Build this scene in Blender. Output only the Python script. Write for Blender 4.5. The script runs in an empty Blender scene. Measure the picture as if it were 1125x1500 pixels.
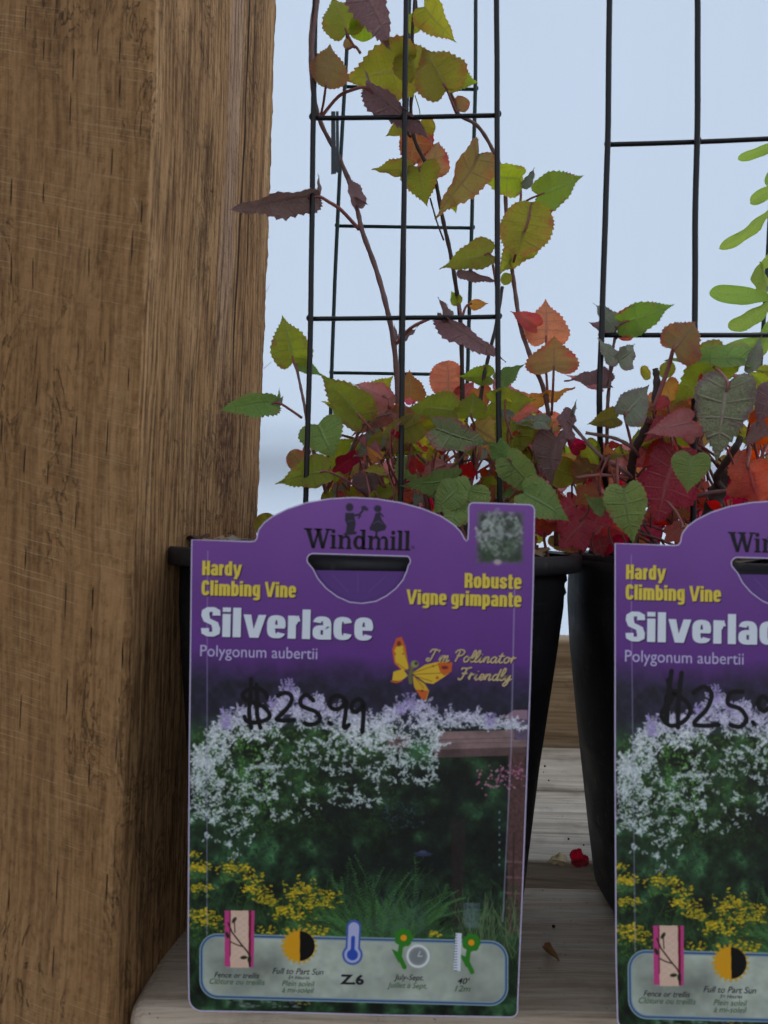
import bpy, bmesh, math, random
import numpy as np
from mathutils import Vector, Matrix, noise as mnoise

R = math.radians
rng = random.Random(7)
S = bpy.context.scene
C = S.collection

# ---------------------------------------------------------------- camera, sky, sun, exposure
F = 1083.0                       # focal length in photo pixels (photo 1125 x 1500)
PITCH, ROLL = R(1.3), R(1.5)
EYE = Vector((0.0, 0.0, 0.225))  # metres above the bench top
cam_d = bpy.data.cameras.new('camera')
cam = bpy.data.objects.new('camera', cam_d)
C.objects.link(cam)
cam_d.sensor_fit = 'VERTICAL'
cam_d.sensor_height = 36.0
cam_d.lens = 36.0 * F / 1500.0
cam_d.clip_start = 0.01
cam_d.clip_end = 600
CM = Matrix.Rotation(R(90) + PITCH, 3, 'X') @ Matrix.Rotation(ROLL, 3, 'Z')
cam.matrix_world = Matrix.Translation(EYE) @ CM.to_4x4()
cam_d.dof.use_dof = True
cam_d.dof.focus_distance = 0.47
cam_d.dof.aperture_fstop = 11.0
S.camera = cam

SUN_EL, SUN_AZ = R(38), R(25)    # sun stands behind the plastic wall, to the right
world = bpy.data.worlds.new('World')
S.world = world
world.use_nodes = True
wn = world.node_tree
bg = wn.nodes['Background']
sky = wn.nodes.new('ShaderNodeTexSky')
sky.sky_type = 'NISHITA'
sky.sun_disc = False
sky.sun_elevation = SUN_EL
sky.sun_rotation = SUN_AZ
sky.air_density = 1.0
sky.dust_density = 5.0
hsv = wn.nodes.new('ShaderNodeHueSaturation')      # thin overcast: the blue is muted evenly over the whole sky
hsv.inputs['Saturation'].default_value = 0.45
wn.links.new(sky.outputs[0], hsv.inputs['Color'])
wn.links.new(hsv.outputs[0], bg.inputs[0])
bg.inputs[1].default_value = 0.15
sun_d = bpy.data.lights.new('sun', 'SUN')
sun_d.energy = 1.4
sun_d.angle = R(25)
sun_d.color = (1, 0.96, 0.9)
sun = bpy.data.objects.new('sun', sun_d)
C.objects.link(sun)
sdir = Vector((math.sin(SUN_AZ) * math.cos(SUN_EL), math.cos(SUN_AZ) * math.cos(SUN_EL), math.sin(SUN_EL)))
sun.rotation_euler = (-sdir).to_track_quat('-Z', 'Y').to_euler()
S.view_settings.view_transform = 'Standard'
S.view_settings.look = 'None'
S.view_settings.exposure = 1.2
S.view_settings.gamma = 1.0
S.view_settings.use_curve_mapping = False
S.render.engine = 'CYCLES'
S.cycles.max_bounces = 10
S.cycles.transparent_max_bounces = 12
S.cycles.use_denoising = True

def P(px, py, d):
    """world point seen at photo pixel (px, py), d metres in front of the lens"""
    v = Vector(((px - 562.5) / F * d, -(py - 750.0) / F * d, -d))
    return EYE + CM @ v

VIEW = lambda p: (EYE - p).normalized()

# ---------------------------------------------------------------- helpers
def mat(name):
    m = bpy.data.materials.new(name)
    m.use_nodes = True
    return m, m.node_tree, m.node_tree.nodes['Principled BSDF']

def N(nt, kind, **kw):
    n = nt.nodes.new('ShaderNode' + kind)
    for k, v in kw.items():
        if k.startswith('_'):
            n.inputs[k[1:].replace('_', ' ')].default_value = v
        else:
            setattr(n, k, v)
    return n

def math_n(nt, op, a, b=None, clamp=False):
    n = nt.nodes.new('ShaderNodeMath'); n.operation = op; n.use_clamp = clamp
    for i, v in enumerate((a, b)):
        if v is None: continue
        if isinstance(v, (int, float)): n.inputs[i].default_value = v
        else: nt.links.new(v, n.inputs[i])
    return n.outputs[0]

def ramp(nt, fac, stops):
    n = nt.nodes.new('ShaderNodeValToRGB')
    e = n.color_ramp.elements
    while len(e) < len(stops): e.new(0.5)
    for i, (p, c) in enumerate(stops):
        e[i].position = p
        e[i].color = (c, c, c, 1) if isinstance(c, (int, float)) else (*c, 1)
    nt.links.new(fac, n.inputs[0])
    return n.outputs[0]

def mixc(nt, fac, a, b, mode='MIX'):
    n = nt.nodes.new('ShaderNodeMix'); n.data_type = 'RGBA'; n.blend_type = mode
    for idx, v in ((0, fac), (6, a), (7, b)):
        if isinstance(v, (int, float)): n.inputs[idx].default_value = v
        elif isinstance(v, tuple): n.inputs[idx].default_value = (*v, 1)
        else: nt.links.new(v, n.inputs[idx])
    return n.outputs[2]

def scaled(nt, vec, s):
    n = nt.nodes.new('ShaderNodeMapping')
    n.inputs['Scale'].default_value = s
    nt.links.new(vec, n.inputs[0])
    return n.outputs[0]

def noise_t(nt, vec, scale, detail=4, rough=0.55, dist=0.0):
    n = N(nt, 'TexNoise', _Scale=scale, _Detail=detail, _Roughness=rough, _Distortion=dist)
    nt.links.new(vec, n.inputs['Vector'])
    return n.outputs['Fac']

def bump(nt, h, strength, dist, bsdf, prev=None):
    n = N(nt, 'Bump', _Strength=strength, _Distance=dist)
    nt.links.new(h, n.inputs['Height'])
    if prev: nt.links.new(prev, n.inputs['Normal'])
    if bsdf: nt.links.new(n.outputs[0], bsdf.inputs['Normal'])
    return n.outputs[0]

def srgb(r, g, b):
    f = lambda c: (c / 255 / 12.92) if c / 255 <= 0.04045 else ((c / 255 + 0.055) / 1.055) ** 2.4
    return (f(r), f(g), f(b))

def plain(name, col, rough=0.5, spec=0.5, vary=0.0, scale=60):
    m, nt, b = mat(name)
    b.inputs['Roughness'].default_value = rough
    b.inputs['Specular IOR Level'].default_value = spec
    if vary:
        tc = N(nt, 'TexCoord')
        f = noise_t(nt, tc.outputs['Object'], scale, 5)
        c = mixc(nt, f, tuple(x * (1 - vary) for x in col), tuple(min(1, x * (1 + vary)) for x in col))
        nt.links.new(c, b.inputs['Base Color'])
        bump(nt, f, 0.2, 0.0005, b)
    else:
        b.inputs['Base Color'].default_value = (*col, 1)
    return m

def link(name, me, m=None, parent=None, label=None, cat=None, group=None, kind=None):
    o = bpy.data.objects.new(name, me)
    C.objects.link(o)
    if m is not None and me is not None and len(me.materials) == 0:
        for k in (m if isinstance(m, (list, tuple)) else [m]): me.materials.append(k)
    if parent is not None:
        o.parent = parent
        o.matrix_parent_inverse = Matrix.Translation(-parent.location) if parent.type == 'EMPTY' else Matrix()
    if label: o['label'] = label
    if cat: o['category'] = cat
    if group: o['group'] = group
    if kind: o['kind'] = kind
    return o

def thing(name, label, cat, loc, group=None):
    o = bpy.data.objects.new(name, None)
    o.empty_display_size = 0.02
    C.objects.link(o)
    o.location = loc
    o['label'] = label; o['category'] = cat
    if group: o['group'] = group
    return o

def mesh_from(bm, name, smooth=False):
    me = bpy.data.meshes.new(name)
    bm.to_mesh(me); bm.free()
    if smooth:
        for p in me.polygons: p.use_smooth = True
    return me

def box_bm(bm, lo, hi, bev=0.0):
    r = bmesh.ops.create_cube(bm, size=1.0)
    vs = r['verts']
    for v in vs:
        v.co = Vector([lo[i] + (v.co[i] + 0.5) * (hi[i] - lo[i]) for i in range(3)])
    if bev:
        es = list({e for v in vs for e in v.link_edges})
        bmesh.ops.bevel(bm, geom=es, offset=bev, segments=3, affect='EDGES', profile=0.5)
    return bm

def catmull(pts, n=6):
    pts = [tuple(p) for p in pts]
    if len(pts) < 3: return [Vector(p) for p in pts]
    q = [pts[0]] + pts + [pts[-1]]
    out = []
    for i in range(1, len(q) - 2):
        a, b, c, d = (Vector(q[i + k]) for k in (-1, 0, 1, 2))
        for s in range(n):
            t = s / n
            out.append(0.5 * ((2 * b) + (c - a) * t + (2 * a - 5 * b + 4 * c - d) * t * t + (3 * b - a - 3 * c + d) * t ** 3))
    out.append(Vector(pts[-1]))
    return out

def tube_bm(bm, pts, r0, r1=None, seg=8, knots=0.0):
    r1 = r0 if r1 is None else r1
    n = len(pts)
    rings = []
    up = Vector((0.3, 1, 0.2)).normalized()
    for i, p in enumerate(pts):
        t = (pts[min(i + 1, n - 1)] - pts[max(i - 1, 0)])
        t = t.normalized() if t.length > 1e-9 else Vector((0, 0, 1))
        a = t.cross(up)
        if a.length < 1e-3: a = t.cross(Vector((1, 0, 0)))
        a.normalize(); b = t.cross(a)
        r = r0 + (r1 - r0) * i / max(1, n - 1)
        if knots: r *= 1 + knots * math.sin(i * 1.7 + r0 * 9000)
        rings.append([bm.verts.new(p + (a * math.cos(k * math.tau / seg) + b * math.sin(k * math.tau / seg)) * r) for k in range(seg)])
    for i in range(n - 1):
        for k in range(seg):
            bm.faces.new((rings[i][k], rings[i][(k + 1) % seg], rings[i + 1][(k + 1) % seg], rings[i + 1][k]))
    bm.faces.new(rings[0][::-1]); bm.faces.new(rings[-1])
    return bm

def tube(name, pts, r0, r1, m, parent, seg=8, knots=0.0, label=None):
    bm = bmesh.new()
    tube_bm(bm, pts, r0, r1, seg, knots)
    return link(name, mesh_from(bm, name, True), m, parent, label)

# ---------------------------------------------------------------- materials for wood
def wood_rough():
    m, nt, b = mat('rough_sawn_timber')
    tc = N(nt, 'TexCoord'); o = tc.outputs['Object']
    geo = N(nt, 'NewGeometry')
    # warp so the grain runs a little crooked
    w = N(nt, 'TexNoise', _Scale=7.0, _Detail=3.0)
    nt.links.new(scaled(nt, o, (1, 1, .5)), w.inputs['Vector'])
    off = N(nt, 'VectorMath', operation='MULTIPLY_ADD')
    nt.links.new(w.outputs['Color'], off.inputs[0]); off.inputs[1].default_value = (.020, .020, .0)
    nt.links.new(o, off.inputs[2]); v = off.outputs[0]
    big = noise_t(nt, scaled(nt, v, (14, 14, 2.2)), 1.0, 4, .55)
    ring = noise_t(nt, scaled(nt, v, (75, 75, 2.6)), 1.0, 4, .6, .4)
    fib = noise_t(nt, scaled(nt, v, (520, 520, 22)), 1.0, 3, .6)
    fine = noise_t(nt, o, 1300.0, 3, .6)
    grain = noise_t(nt, scaled(nt, v, (300, 300, 170)), 1.0, 6, .7)
    tear = noise_t(nt, scaled(nt, v, (60, 60, 20)), 1.0, 7, .68, 1.6)
    tearm = ramp(nt, noise_t(nt, scaled(nt, v, (24, 24, 7)), 1.0, 3), [(0.46, 0.0), (0.60, 1.0)])
    sx = N(nt, 'SeparateXYZ'); nt.links.new(o, sx.inputs[0])
    nrm = N(nt, 'SeparateXYZ'); nt.links.new(tc.outputs['Normal'], nrm.inputs[0])
    front = ramp(nt, math_n(nt, 'MULTIPLY', nrm.outputs[1], -1.0), [(0.3, 0.0), (0.7, 1.0)])
    # saw marks: fine pale lines, about 2.5 mm apart, sloping down to the right
    q = math_n(nt, 'ADD', sx.outputs[2], math_n(nt, 'MULTIPLY', math_n(nt, 'SUBTRACT', sx.outputs[0], sx.outputs[1]), 0.21))
    q = math_n(nt, 'ADD', math_n(nt, 'MULTIPLY', q, 340), math_n(nt, 'MULTIPLY', big, 1.6))
    def lines(qq, wd): return ramp(nt, math_n(nt, 'FRACT', qq), [(0.0, 1.0), (wd, 0.0)])
    cv = N(nt, 'CombineXYZ'); nt.links.new(math_n(nt, 'MULTIPLY', q, 1.7), cv.inputs[0]); nt.links.new(math_n(nt, 'MULTIPLY', sx.outputs[0], 30), cv.inputs[1]); nt.links.new(math_n(nt, 'MULTIPLY', sx.outputs[1], 30), cv.inputs[2])
    lm = ramp(nt, noise_t(nt, cv.outputs[0], 1.0, 2), [(0.46, 0.0), (0.60, 1.0)])
    sawm = ramp(nt, noise_t(nt, scaled(nt, o, (16, 16, 9)), 1.0, 4, .6), [(0.40, 0.0), (0.56, 1.0)])
    saw = math_n(nt, 'MAXIMUM', lines(q, .16), math_n(nt, 'MULTIPLY', lines(math_n(nt, 'MULTIPLY', q, 2.37), .2), .6))
    saw = math_n(nt, 'MULTIPLY', math_n(nt, 'MULTIPLY', math_n(nt, 'MULTIPLY', saw, lm), sawm), math_n(nt, 'ADD', math_n(nt, 'MULTIPLY', front, .75), .25))
    # short dark vertical checks
    SC = (78, 78, 25)
    vo = N(nt, 'TexVoronoi', _Scale=1.0, _Randomness=0.85)
    nt.links.new(scaled(nt, o, SC), vo.inputs['Vector'])
    vs = N(nt, 'SeparateXYZ'); nt.links.new(vo.outputs['Position'], vs.inputs[0])
    so = N(nt, 'SeparateXYZ'); nt.links.new(scaled(nt, o, SC), so.inputs[0])
    dx = math_n(nt, 'ABSOLUTE', math_n(nt, 'SUBTRACT', math_n(nt, 'ADD', vs.outputs[0], math_n(nt, 'MULTIPLY', fib, .07)), so.outputs[0]))
    dz = math_n(nt, 'ABSOLUTE', math_n(nt, 'SUBTRACT', vs.outputs[2], so.outputs[2]))
    vc = N(nt, 'SeparateXYZ'); nt.links.new(vo.outputs['Color'], vc.inputs[0])
    chk = math_n(nt, 'MULTIPLY', ramp(nt, dx, [(0.008, 1.0), (0.028, 0.0)]), ramp(nt, math_n(nt, 'ADD', dz, math_n(nt, 'MULTIPLY', vc.outputs[1], .10)), [(0.14, 1.0), (0.24, 0.0)]))
    chk = math_n(nt, 'MULTIPLY', chk, ramp(nt, vc.outputs[0], [(0.52, 0.0), (0.57, .9)]))
    chk = math_n(nt, 'MULTIPLY', chk, front)
    col = ramp(nt, math_n(nt, 'ADD', math_n(nt, 'MULTIPLY', big, .6), math_n(nt, 'MULTIPLY', ring, .4)),
               [(0.30, (0.295, 0.148, 0.055)), (0.48, (0.372, 0.198, 0.080)), (0.68, (0.430, 0.246, 0.108))])
    side = ramp(nt, math_n(nt, 'ADD', math_n(nt, 'MULTIPLY', ring, .6), math_n(nt, 'MULTIPLY', fib, .4)), [(0.34, (0.310, 0.155, 0.060)), (0.50, (0.470, 0.262, 0.112)), (0.66, (0.62, 0.380, 0.180))])
    # the pale planed strip and the split running down the side face
    yw = math_n(nt, 'ADD', sx.outputs[1], math_n(nt, 'MULTIPLY', math_n(nt, 'SUBTRACT', big, .5), .03))
    def band(x, c, w):
        return ramp(nt, math_n(nt, 'MULTIPLY', math_n(nt, 'ABSOLUTE', math_n(nt, 'SUBTRACT', x, c)), 1 / w), [(.55, 1.0), (1.0, 0.0)])
    up_ = ramp(nt, sx.outputs[2], [(0.30, 0.0), (0.38, 1.0)])
    strip = math_n(nt, 'MULTIPLY', math_n(nt, 'MULTIPLY', band(yw, .100, .013), up_), math_n(nt, 'SUBTRACT', 1.0, front))
    split = math_n(nt, 'MAXIMUM', math_n(nt, 'MULTIPLY', band(yw, .116, .0011), ramp(nt, sx.outputs[2], [(0.28, 0.0), (0.33, 1.0)])), math_n(nt, 'MULTIPLY', band(yw, .126, .0007), ramp(nt, big, [(.45, 0.0), (.5, 1.0)])))
    split = math_n(nt, 'MULTIPLY', split, math_n(nt, 'SUBTRACT', 1.0, front))
    kz = math_n(nt, 'MULTIPLY', math_n(nt, 'SUBTRACT', sx.outputs[2], .275), 14.0); ky = math_n(nt, 'MULTIPLY', math_n(nt, 'SUBTRACT', yw, .108), 55.0)
    kd = math_n(nt, 'SQRT', math_n(nt, 'ADD', math_n(nt, 'MULTIPLY', kz, kz), math_n(nt, 'MULTIPLY', ky, ky)))
    knot = math_n(nt, 'MULTIPLY', ramp(nt, math_n(nt, 'ADD', kd, math_n(nt, 'MULTIPLY', grain, .5)), [(.6, 1.0), (1.2, 0.0)]), math_n(nt, 'SUBTRACT', 1.0, front))
    side = mixc(nt, math_n(nt, 'MULTIPLY', strip, .6), side, (0.55, 0.38, 0.27))
    side = mixc(nt, math_n(nt, 'MULTIPLY', knot, ramp(nt, grain, [(.35, 1.0), (.6, .35)])), side, (0.10, 0.035, 0.02))
    col = mixc(nt, front, side, col)
    fd = math_n(nt, 'SUBTRACT', .70, math_n(nt, 'MULTIPLY', front, .25))
    col = mixc(nt, math_n(nt, 'MULTIPLY', ramp(nt, fib, [(0.36, 1.0), (0.56, 0.0)]), fd), col, (0.075, 0.034, 0.014))
    col = mixc(nt, ramp(nt, grain, [(0.30, .55), (0.48, 0.0)]), col, (0.09, 0.042, 0.016))  # dark pits of the grain: relief shade painted into the colour
    ring2 = noise_t(nt, scaled(nt, v, (190, 190, 5)), 1.0, 3, .6)
    col = mixc(nt, ramp(nt, ring2, [(0.34, .35), (0.48, 0.0)]), col, (0.10, 0.045, 0.018))
    col = mixc(nt, ramp(nt, grain, [(0.52, 0.0), (0.72, .35)]), col, (0.48, 0.30, 0.14))
    ledge_shade = math_n(nt, 'MULTIPLY', ramp(nt, math_n(nt, 'MULTIPLY', math_n(nt, 'ABSOLUTE', math_n(nt, 'SUBTRACT', tear, .47)), 10.0), [(0.0, 1.0), (0.22, 0.0)]), tearm)  # shade along the torn ledges, painted as thin dark lines
    tdark = math_n(nt, 'MULTIPLY', ramp(nt, tear, [(0.36, 1.0), (0.45, 0.0)]), math_n(nt, 'MULTIPLY', tearm, .35))
    col = mixc(nt, tdark, col, (0.12, 0.045, 0.018))
    col = mixc(nt, math_n(nt, 'MULTIPLY', ledge_shade, .30), col, (0.05, 0.024, 0.012))
    col = mixc(nt, math_n(nt, 'MULTIPLY', saw, .6), col, (0.66, 0.45, 0.24))
    dk = math_n(nt, 'MAXIMUM', math_n(nt, 'MULTIPLY', chk, .92), math_n(nt, 'MULTIPLY', split, .85))
    col = mixc(nt, dk, col, (0.015, 0.008, 0.005))
    nt.links.new(col, b.inputs['Base Color'])
    b.inputs['Roughness'].default_value = 0.88
    b.inputs['Specular IOR Level'].default_value = 0.2
    h = math_n(nt, 'ADD', math_n(nt, 'MULTIPLY', ramp(nt, tear, [(0.455, 0.0), (0.485, 1.0)]), math_n(nt, 'MULTIPLY', tearm, 1.0)), math_n(nt, 'MULTIPLY', fib, .5))
    h = math_n(nt, 'ADD', h, math_n(nt, 'MULTIPLY', grain, .9))
    h = math_n(nt, 'ADD', h, math_n(nt, 'MULTIPLY', saw, .25))
    h = math_n(nt, 'SUBTRACT', h, math_n(nt, 'MULTIPLY', dk, 1.6))
    bump(nt, h, 1.0, 0.0016, b)
    return m

def wood_board(name, c0, c1, c2, along=(1, 0), grey=0.0):
    m, nt, b = mat(name)
    tc = N(nt, 'TexCoord'); o = tc.outputs['Object']
    oi = N(nt, 'ObjectInfo')
    add = N(nt, 'VectorMath', operation='MULTIPLY_ADD')
    cc = N(nt, 'CombineXYZ')
    for i in range(3): nt.links.new(oi.outputs['Random'], cc.inputs[i])
    nt.links.new(cc.outputs[0], add.inputs[0]); add.inputs[1].default_value = (3, 7, 5); nt.links.new(o, add.inputs[2])
    v = add.outputs[0]
    w = N(nt, 'TexNoise', _Scale=9.0, _Detail=2.0); nt.links.new(scaled(nt, v, (.4, 1, 1)), w.inputs['Vector'])
    off = N(nt, 'VectorMath', operation='MULTIPLY_ADD'); nt.links.new(w.outputs['Color'], off.inputs[0]); off.inputs[1].default_value = (0, .03, .03)
    nt.links.new(v, off.inputs[2]); v2 = off.outputs[0]
    ring = noise_t(nt, scaled(nt, v2, (3.5, 130, 130)), 1.0, 4, .6, .3)
    fib = noise_t(nt, scaled(nt, v2, (18, 650, 650)), 1.0, 3, .6)
    dirt = noise_t(nt, v, 26.0, 5, .65)
    col = ramp(nt, ring, [(0.35, c0), (0.52, c1), (0.68, c2)])
    col = mixc(nt, ramp(nt, fib, [(0.3, .55), (0.55, 0.0)]), col, tuple(x * .5 for x in c0))
    col = mixc(nt, ramp(nt, dirt, [(0.52, 0.0), (0.75, .55)]), col, tuple(x * .4 for x in c0))
    spk = noise_t(nt, v, 420.0, 2)
    col = mixc(nt, ramp(nt, spk, [(0.70, 0.0), (0.74, .7)]), col, (0.03, 0.02, 0.015))
    nt.links.new(col, b.inputs['Base Color'])
    b.inputs['Roughness'].default_value = 0.7
    b.inputs['Specular IOR Level'].default_value = 0.35
    h = math_n(nt, 'ADD', math_n(nt, 'MULTIPLY', ring, .8), math_n(nt, 'MULTIPLY', fib, .6))
    bump(nt, h, .6, 0.0008, b)
    return m

M_post = wood_rough()
M_deck = wood_board('weathered_grey_board', (.36, .30, .225), (.55, .475, .375), (.68, .61, .50))
M_deck_front = wood_board('tan_front_board', (.42, .31, .21), (.52, .41, .30), (.58, .48, .37))
M_back = wood_board('tan_back_board', (.26, .165, .085), (.40, .27, .15), (.48, .35, .21))

# ---------------------------------------------------------------- ground, plastic wall
def grid_mesh(name, nx, ny, fn, smooth=True):
    vs = [fn(i / nx, j / ny) for j in range(ny + 1) for i in range(nx + 1)]
    fs = [(j * (nx + 1) + i, j * (nx + 1) + i + 1, (j + 1) * (nx + 1) + i + 1, (j + 1) * (nx + 1) + i) for j in range(ny) for i in range(nx)]
    me = bpy.data.meshes.new(name)
    me.from_pydata([tuple(v) for v in vs], [], fs)
    if smooth:
        for p in me.polygons: p.use_smooth = True
    return me

m, nt, b = mat('gravel_ground')
tc = N(nt, 'TexCoord')
g1 = N(nt, 'TexVoronoi', _Scale=55.0); nt.links.new(tc.outputs['Object'], g1.inputs['Vector'])
g2 = noise_t(nt, tc.outputs['Object'], 3.0, 5)
sepg = N(nt, 'SeparateXYZ'); nt.links.new(g1.outputs['Color'], sepg.inputs[0])
nt.links.new(mixc(nt, g2, ramp(nt, sepg.outputs[0], [(0, (.05, .045, .04)), (1, (.14, .13, .115))]), (.08, .07, .06)), b.inputs['Base Color'])
bump(nt, g1.outputs['Distance'], .7, .01, b)
b.inputs['Roughness'].default_value = .9
GZ = -0.80
link('ground', grid_mesh('ground', 4, 4, lambda u, v: (-250 + 500 * u, -250 + 500 * v, GZ)), m, kind='structure')

def film_mat(name, col):
    m = bpy.data.materials.new(name); m.use_nodes = True
    nt = m.node_tree; nt.nodes.remove(nt.nodes['Principled BSDF'])
    out = nt.nodes['Material Output']
    tc = N(nt, 'TexCoord')
    st = noise_t(nt, scaled(nt, tc.outputs['Object'], (9, 9, .35)), 1.0, 3, .6)
    cl = noise_t(nt, scaled(nt, tc.outputs['Object'], (1.4, 1.4, 1.1)), 1.0, 3, .5)
    f = math_n(nt, 'ADD', math_n(nt, 'MULTIPLY', st, .35), math_n(nt, 'MULTIPLY', cl, .65))
    c = mixc(nt, f, tuple(x * .93 for x in col), tuple(min(1, x * 1.05) for x in col))
    t = N(nt, 'BsdfTranslucent'); nt.links.new(c, t.inputs[0])
    d = N(nt, 'BsdfDiffuse'); nt.links.new(c, d.inputs[0])
    mx = N(nt, 'MixShader'); mx.inputs[0].default_value = 0.22
    nt.links.new(t.outputs[0], mx.inputs[1]); nt.links.new(d.outputs[0], mx.inputs[2])
    nt.links.new(mx.outputs[0], out.inputs[0])
    return m
M_film = film_mat('greenhouse_film', (.226, .284, .368))
FY = 1.50
film = link('plastic_sheeting', grid_mesh('sheet', 90, 60, lambda u, v: (-3.2 + 6.4 * u, FY + .005 * math.sin(u * 40 + math.sin(v * 5)) * v * (1 - v) * .8 + .001 * math.sin(v * 14), GZ + .02 + v * 3.5)), M_film,
            label='pale blue translucent plastic sheeting glowing with daylight behind the plants', cat='plastic sheet', kind='structure')
M_lumber = plain('rail_lumber', (.35, .25, .16), .8, vary=.3, scale=20)
for rz in (P(480, 622, FY + .05).z, P(480, 622, FY + .05).z + 1.25, -0.72, 2.6):
    bm = bmesh.new(); box_bm(bm, (-3.2, FY + .10, rz - .012), (3.2, FY + .14, rz + .012), .003)
    link('sheeting_rail', mesh_from(bm, 'rail'), M_lumber, film)

# ---------------------------------------------------------------- timber post
A = Vector((-0.1175, 0.341, 0.0))      # nearest corner at bench height
yaw = math.atan(0.19)
def build_post():
    # local x along the front face (negative = left), local y going back along the side face
    W, D, Z0, Z1 = 0.165, 0.166, GZ, 1.25
    bm = bmesh.new()
    nz = 620
    prof = []
    def side(x0, y0, x1, y1, n):
        for i in range(n): prof.append((x0 + (x1 - x0) * i / n, y0 + (y1 - y0) * i / n))
    c = .0022
    side(-W + c, 0, -c, 0, 46); side(-c, 0, 0, c, 2); side(0, c, 0, D - c, 46); side(0, D - c, -c, D, 2)
    side(-c, D, -W + c, D, 8); side(-W + c, D, -W, D - c, 2); side(-W, D - c, -W, c, 8); side(-W, c, -W + c, 0, 2)
    rows = []
    cen = Vector((-W / 2, D / 2, 0))
    for k in range(nz + 1):
        z = Z0 + (Z1 - Z0) * k / nz
        row = []
        for (x, y) in prof:
            p = Vector((x, y, z))
            d = (p - Vector((cen.x, cen.y, z))).normalized()
            edge = min(abs(x), abs(y - 0), abs(y - D)) 
            q = mnoise.noise(Vector((x * 90, y * 90, z * 28)))
            q2 = mnoise.noise(Vector((x * 25 + 5, y * 25, z * 6)))
            st = max(0, mnoise.noise(Vector((x * 45, y * 45 + 9, z * 11))) - .05)
            cn = (abs(x) < .004 and (y < .004 or y > D - .004))
            a = .00035 * q + .0006 * q2 - .0016 * min(st, .35) / .35 * (y < .001)
            if cn: a += .0012 * (mnoise.noise(Vector((3, 7, z * 60))) - .35) + .0006 * mnoise.noise(Vector((3, 1, z * 240)))
            row.append(bm.verts.new(p + d * a))
        rows.append(row)
    n = len(prof)
    for k in range(nz):
        for i in range(n):
            bm.faces.new((rows[k][i], rows[k][(i + 1) % n], rows[k + 1][(i + 1) % n], rows[k + 1][i]))
    bm.faces.new(rows[-1]); bm.faces.new(rows[0][::-1])
    me = mesh_from(bm, 'post', False)
    o = link('timber_post', me, M_post, label='thick rough-sawn brown timber post at the left end of the bench', cat='wooden post')
    o.location = A
    o.rotation_euler = (0, R(0.4), -yaw)
    return o
post = build_post()
M_splint = plain('splinter_wood', (.40, .27, .16), .8)
def splinter(px, py, d, dx, dy, L=.006):
    p = P(px, py, d); q = P(px + dx, py + dy, d - .003)
    bm = bmesh.new(); tube_bm(bm, [p, (p + q) / 2 + Vector((.0003, 0, .0002)), q], .00022, .00006, 5)
    me = mesh_from(bm, 'splinter')
    o = link('splinter', me, M_splint); o.parent = post
    o.matrix_parent_inverse = post.matrix_basis.inverted()
for a in [(391, 90, .50, 10, -8), (389, 352, .50, 8, -7), (388, 430, .50, 8, -14), (386, 540, .5, 12, -10), (344, 20, .465, 14, -6), (350, 125, .465, 16, -3),
          (235, 72, .345, 6, 8), (305, 435, .425, 16, -20), (335, 455, .45, 14, 3), (216, 706, .345, 10, -7), (195, 290, .335, 8, 22), (205, 1490, .34, 8, -9)]:
    splinter(*a)

# ---------------------------------------------------------------- bench
bench = thing('potting_bench', 'weathered wooden slat bench carrying the nursery pots', 'bench', (0.3, .55, GZ))
def plank(name, x0, x1, y0, y1, z0, z1, m, bev=.003, rot=0):
    # board mesh about its own centre
    c = Vector(((x0 + x1) / 2, (y0 + y1) / 2, (z0 + z1) / 2))
    bm = bmesh.new()
    box_bm(bm, (x0 - c.x, y0 - c.y, z0 - c.z), (x1 - c.x, y1 - c.y, z1 - c.z), bev)
    me = mesh_from(bm, name)
    for p in me.polygons: p.use_smooth = False
    o = link(name, me, m, bench)
    o.location = c
    o.rotation_euler.z = rot
    return o
px_side = lambda y: A.x + .19 * (y - A.y)      # side face of the post
plank('plank', -.1130, 1.2, .347, .479, -.036, 0, M_deck_front, .007)
plank('plank', -.0825, 1.2, .513, .652, -.036, 0, M_deck, .0035)
plank('plank', -.75, 1.2, .656, .780, -.034, .0015, M_deck, .0045)
plank('back_board', -.75, 1.2, .792, .830, -.03, .112, M_back, .004)
for x in (-.06, .55, 1.12):
    plank('bearer', x, x + .038, .36, .79, -.128, -.037, M_back, .002)
    plank('leg', x, x + .089, .36 + .02, .40 + .02, GZ, -.130, M_back, .002)
    plank('leg', x, x + .089, .74, .78, GZ, -.130, M_back, .002)

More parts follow.
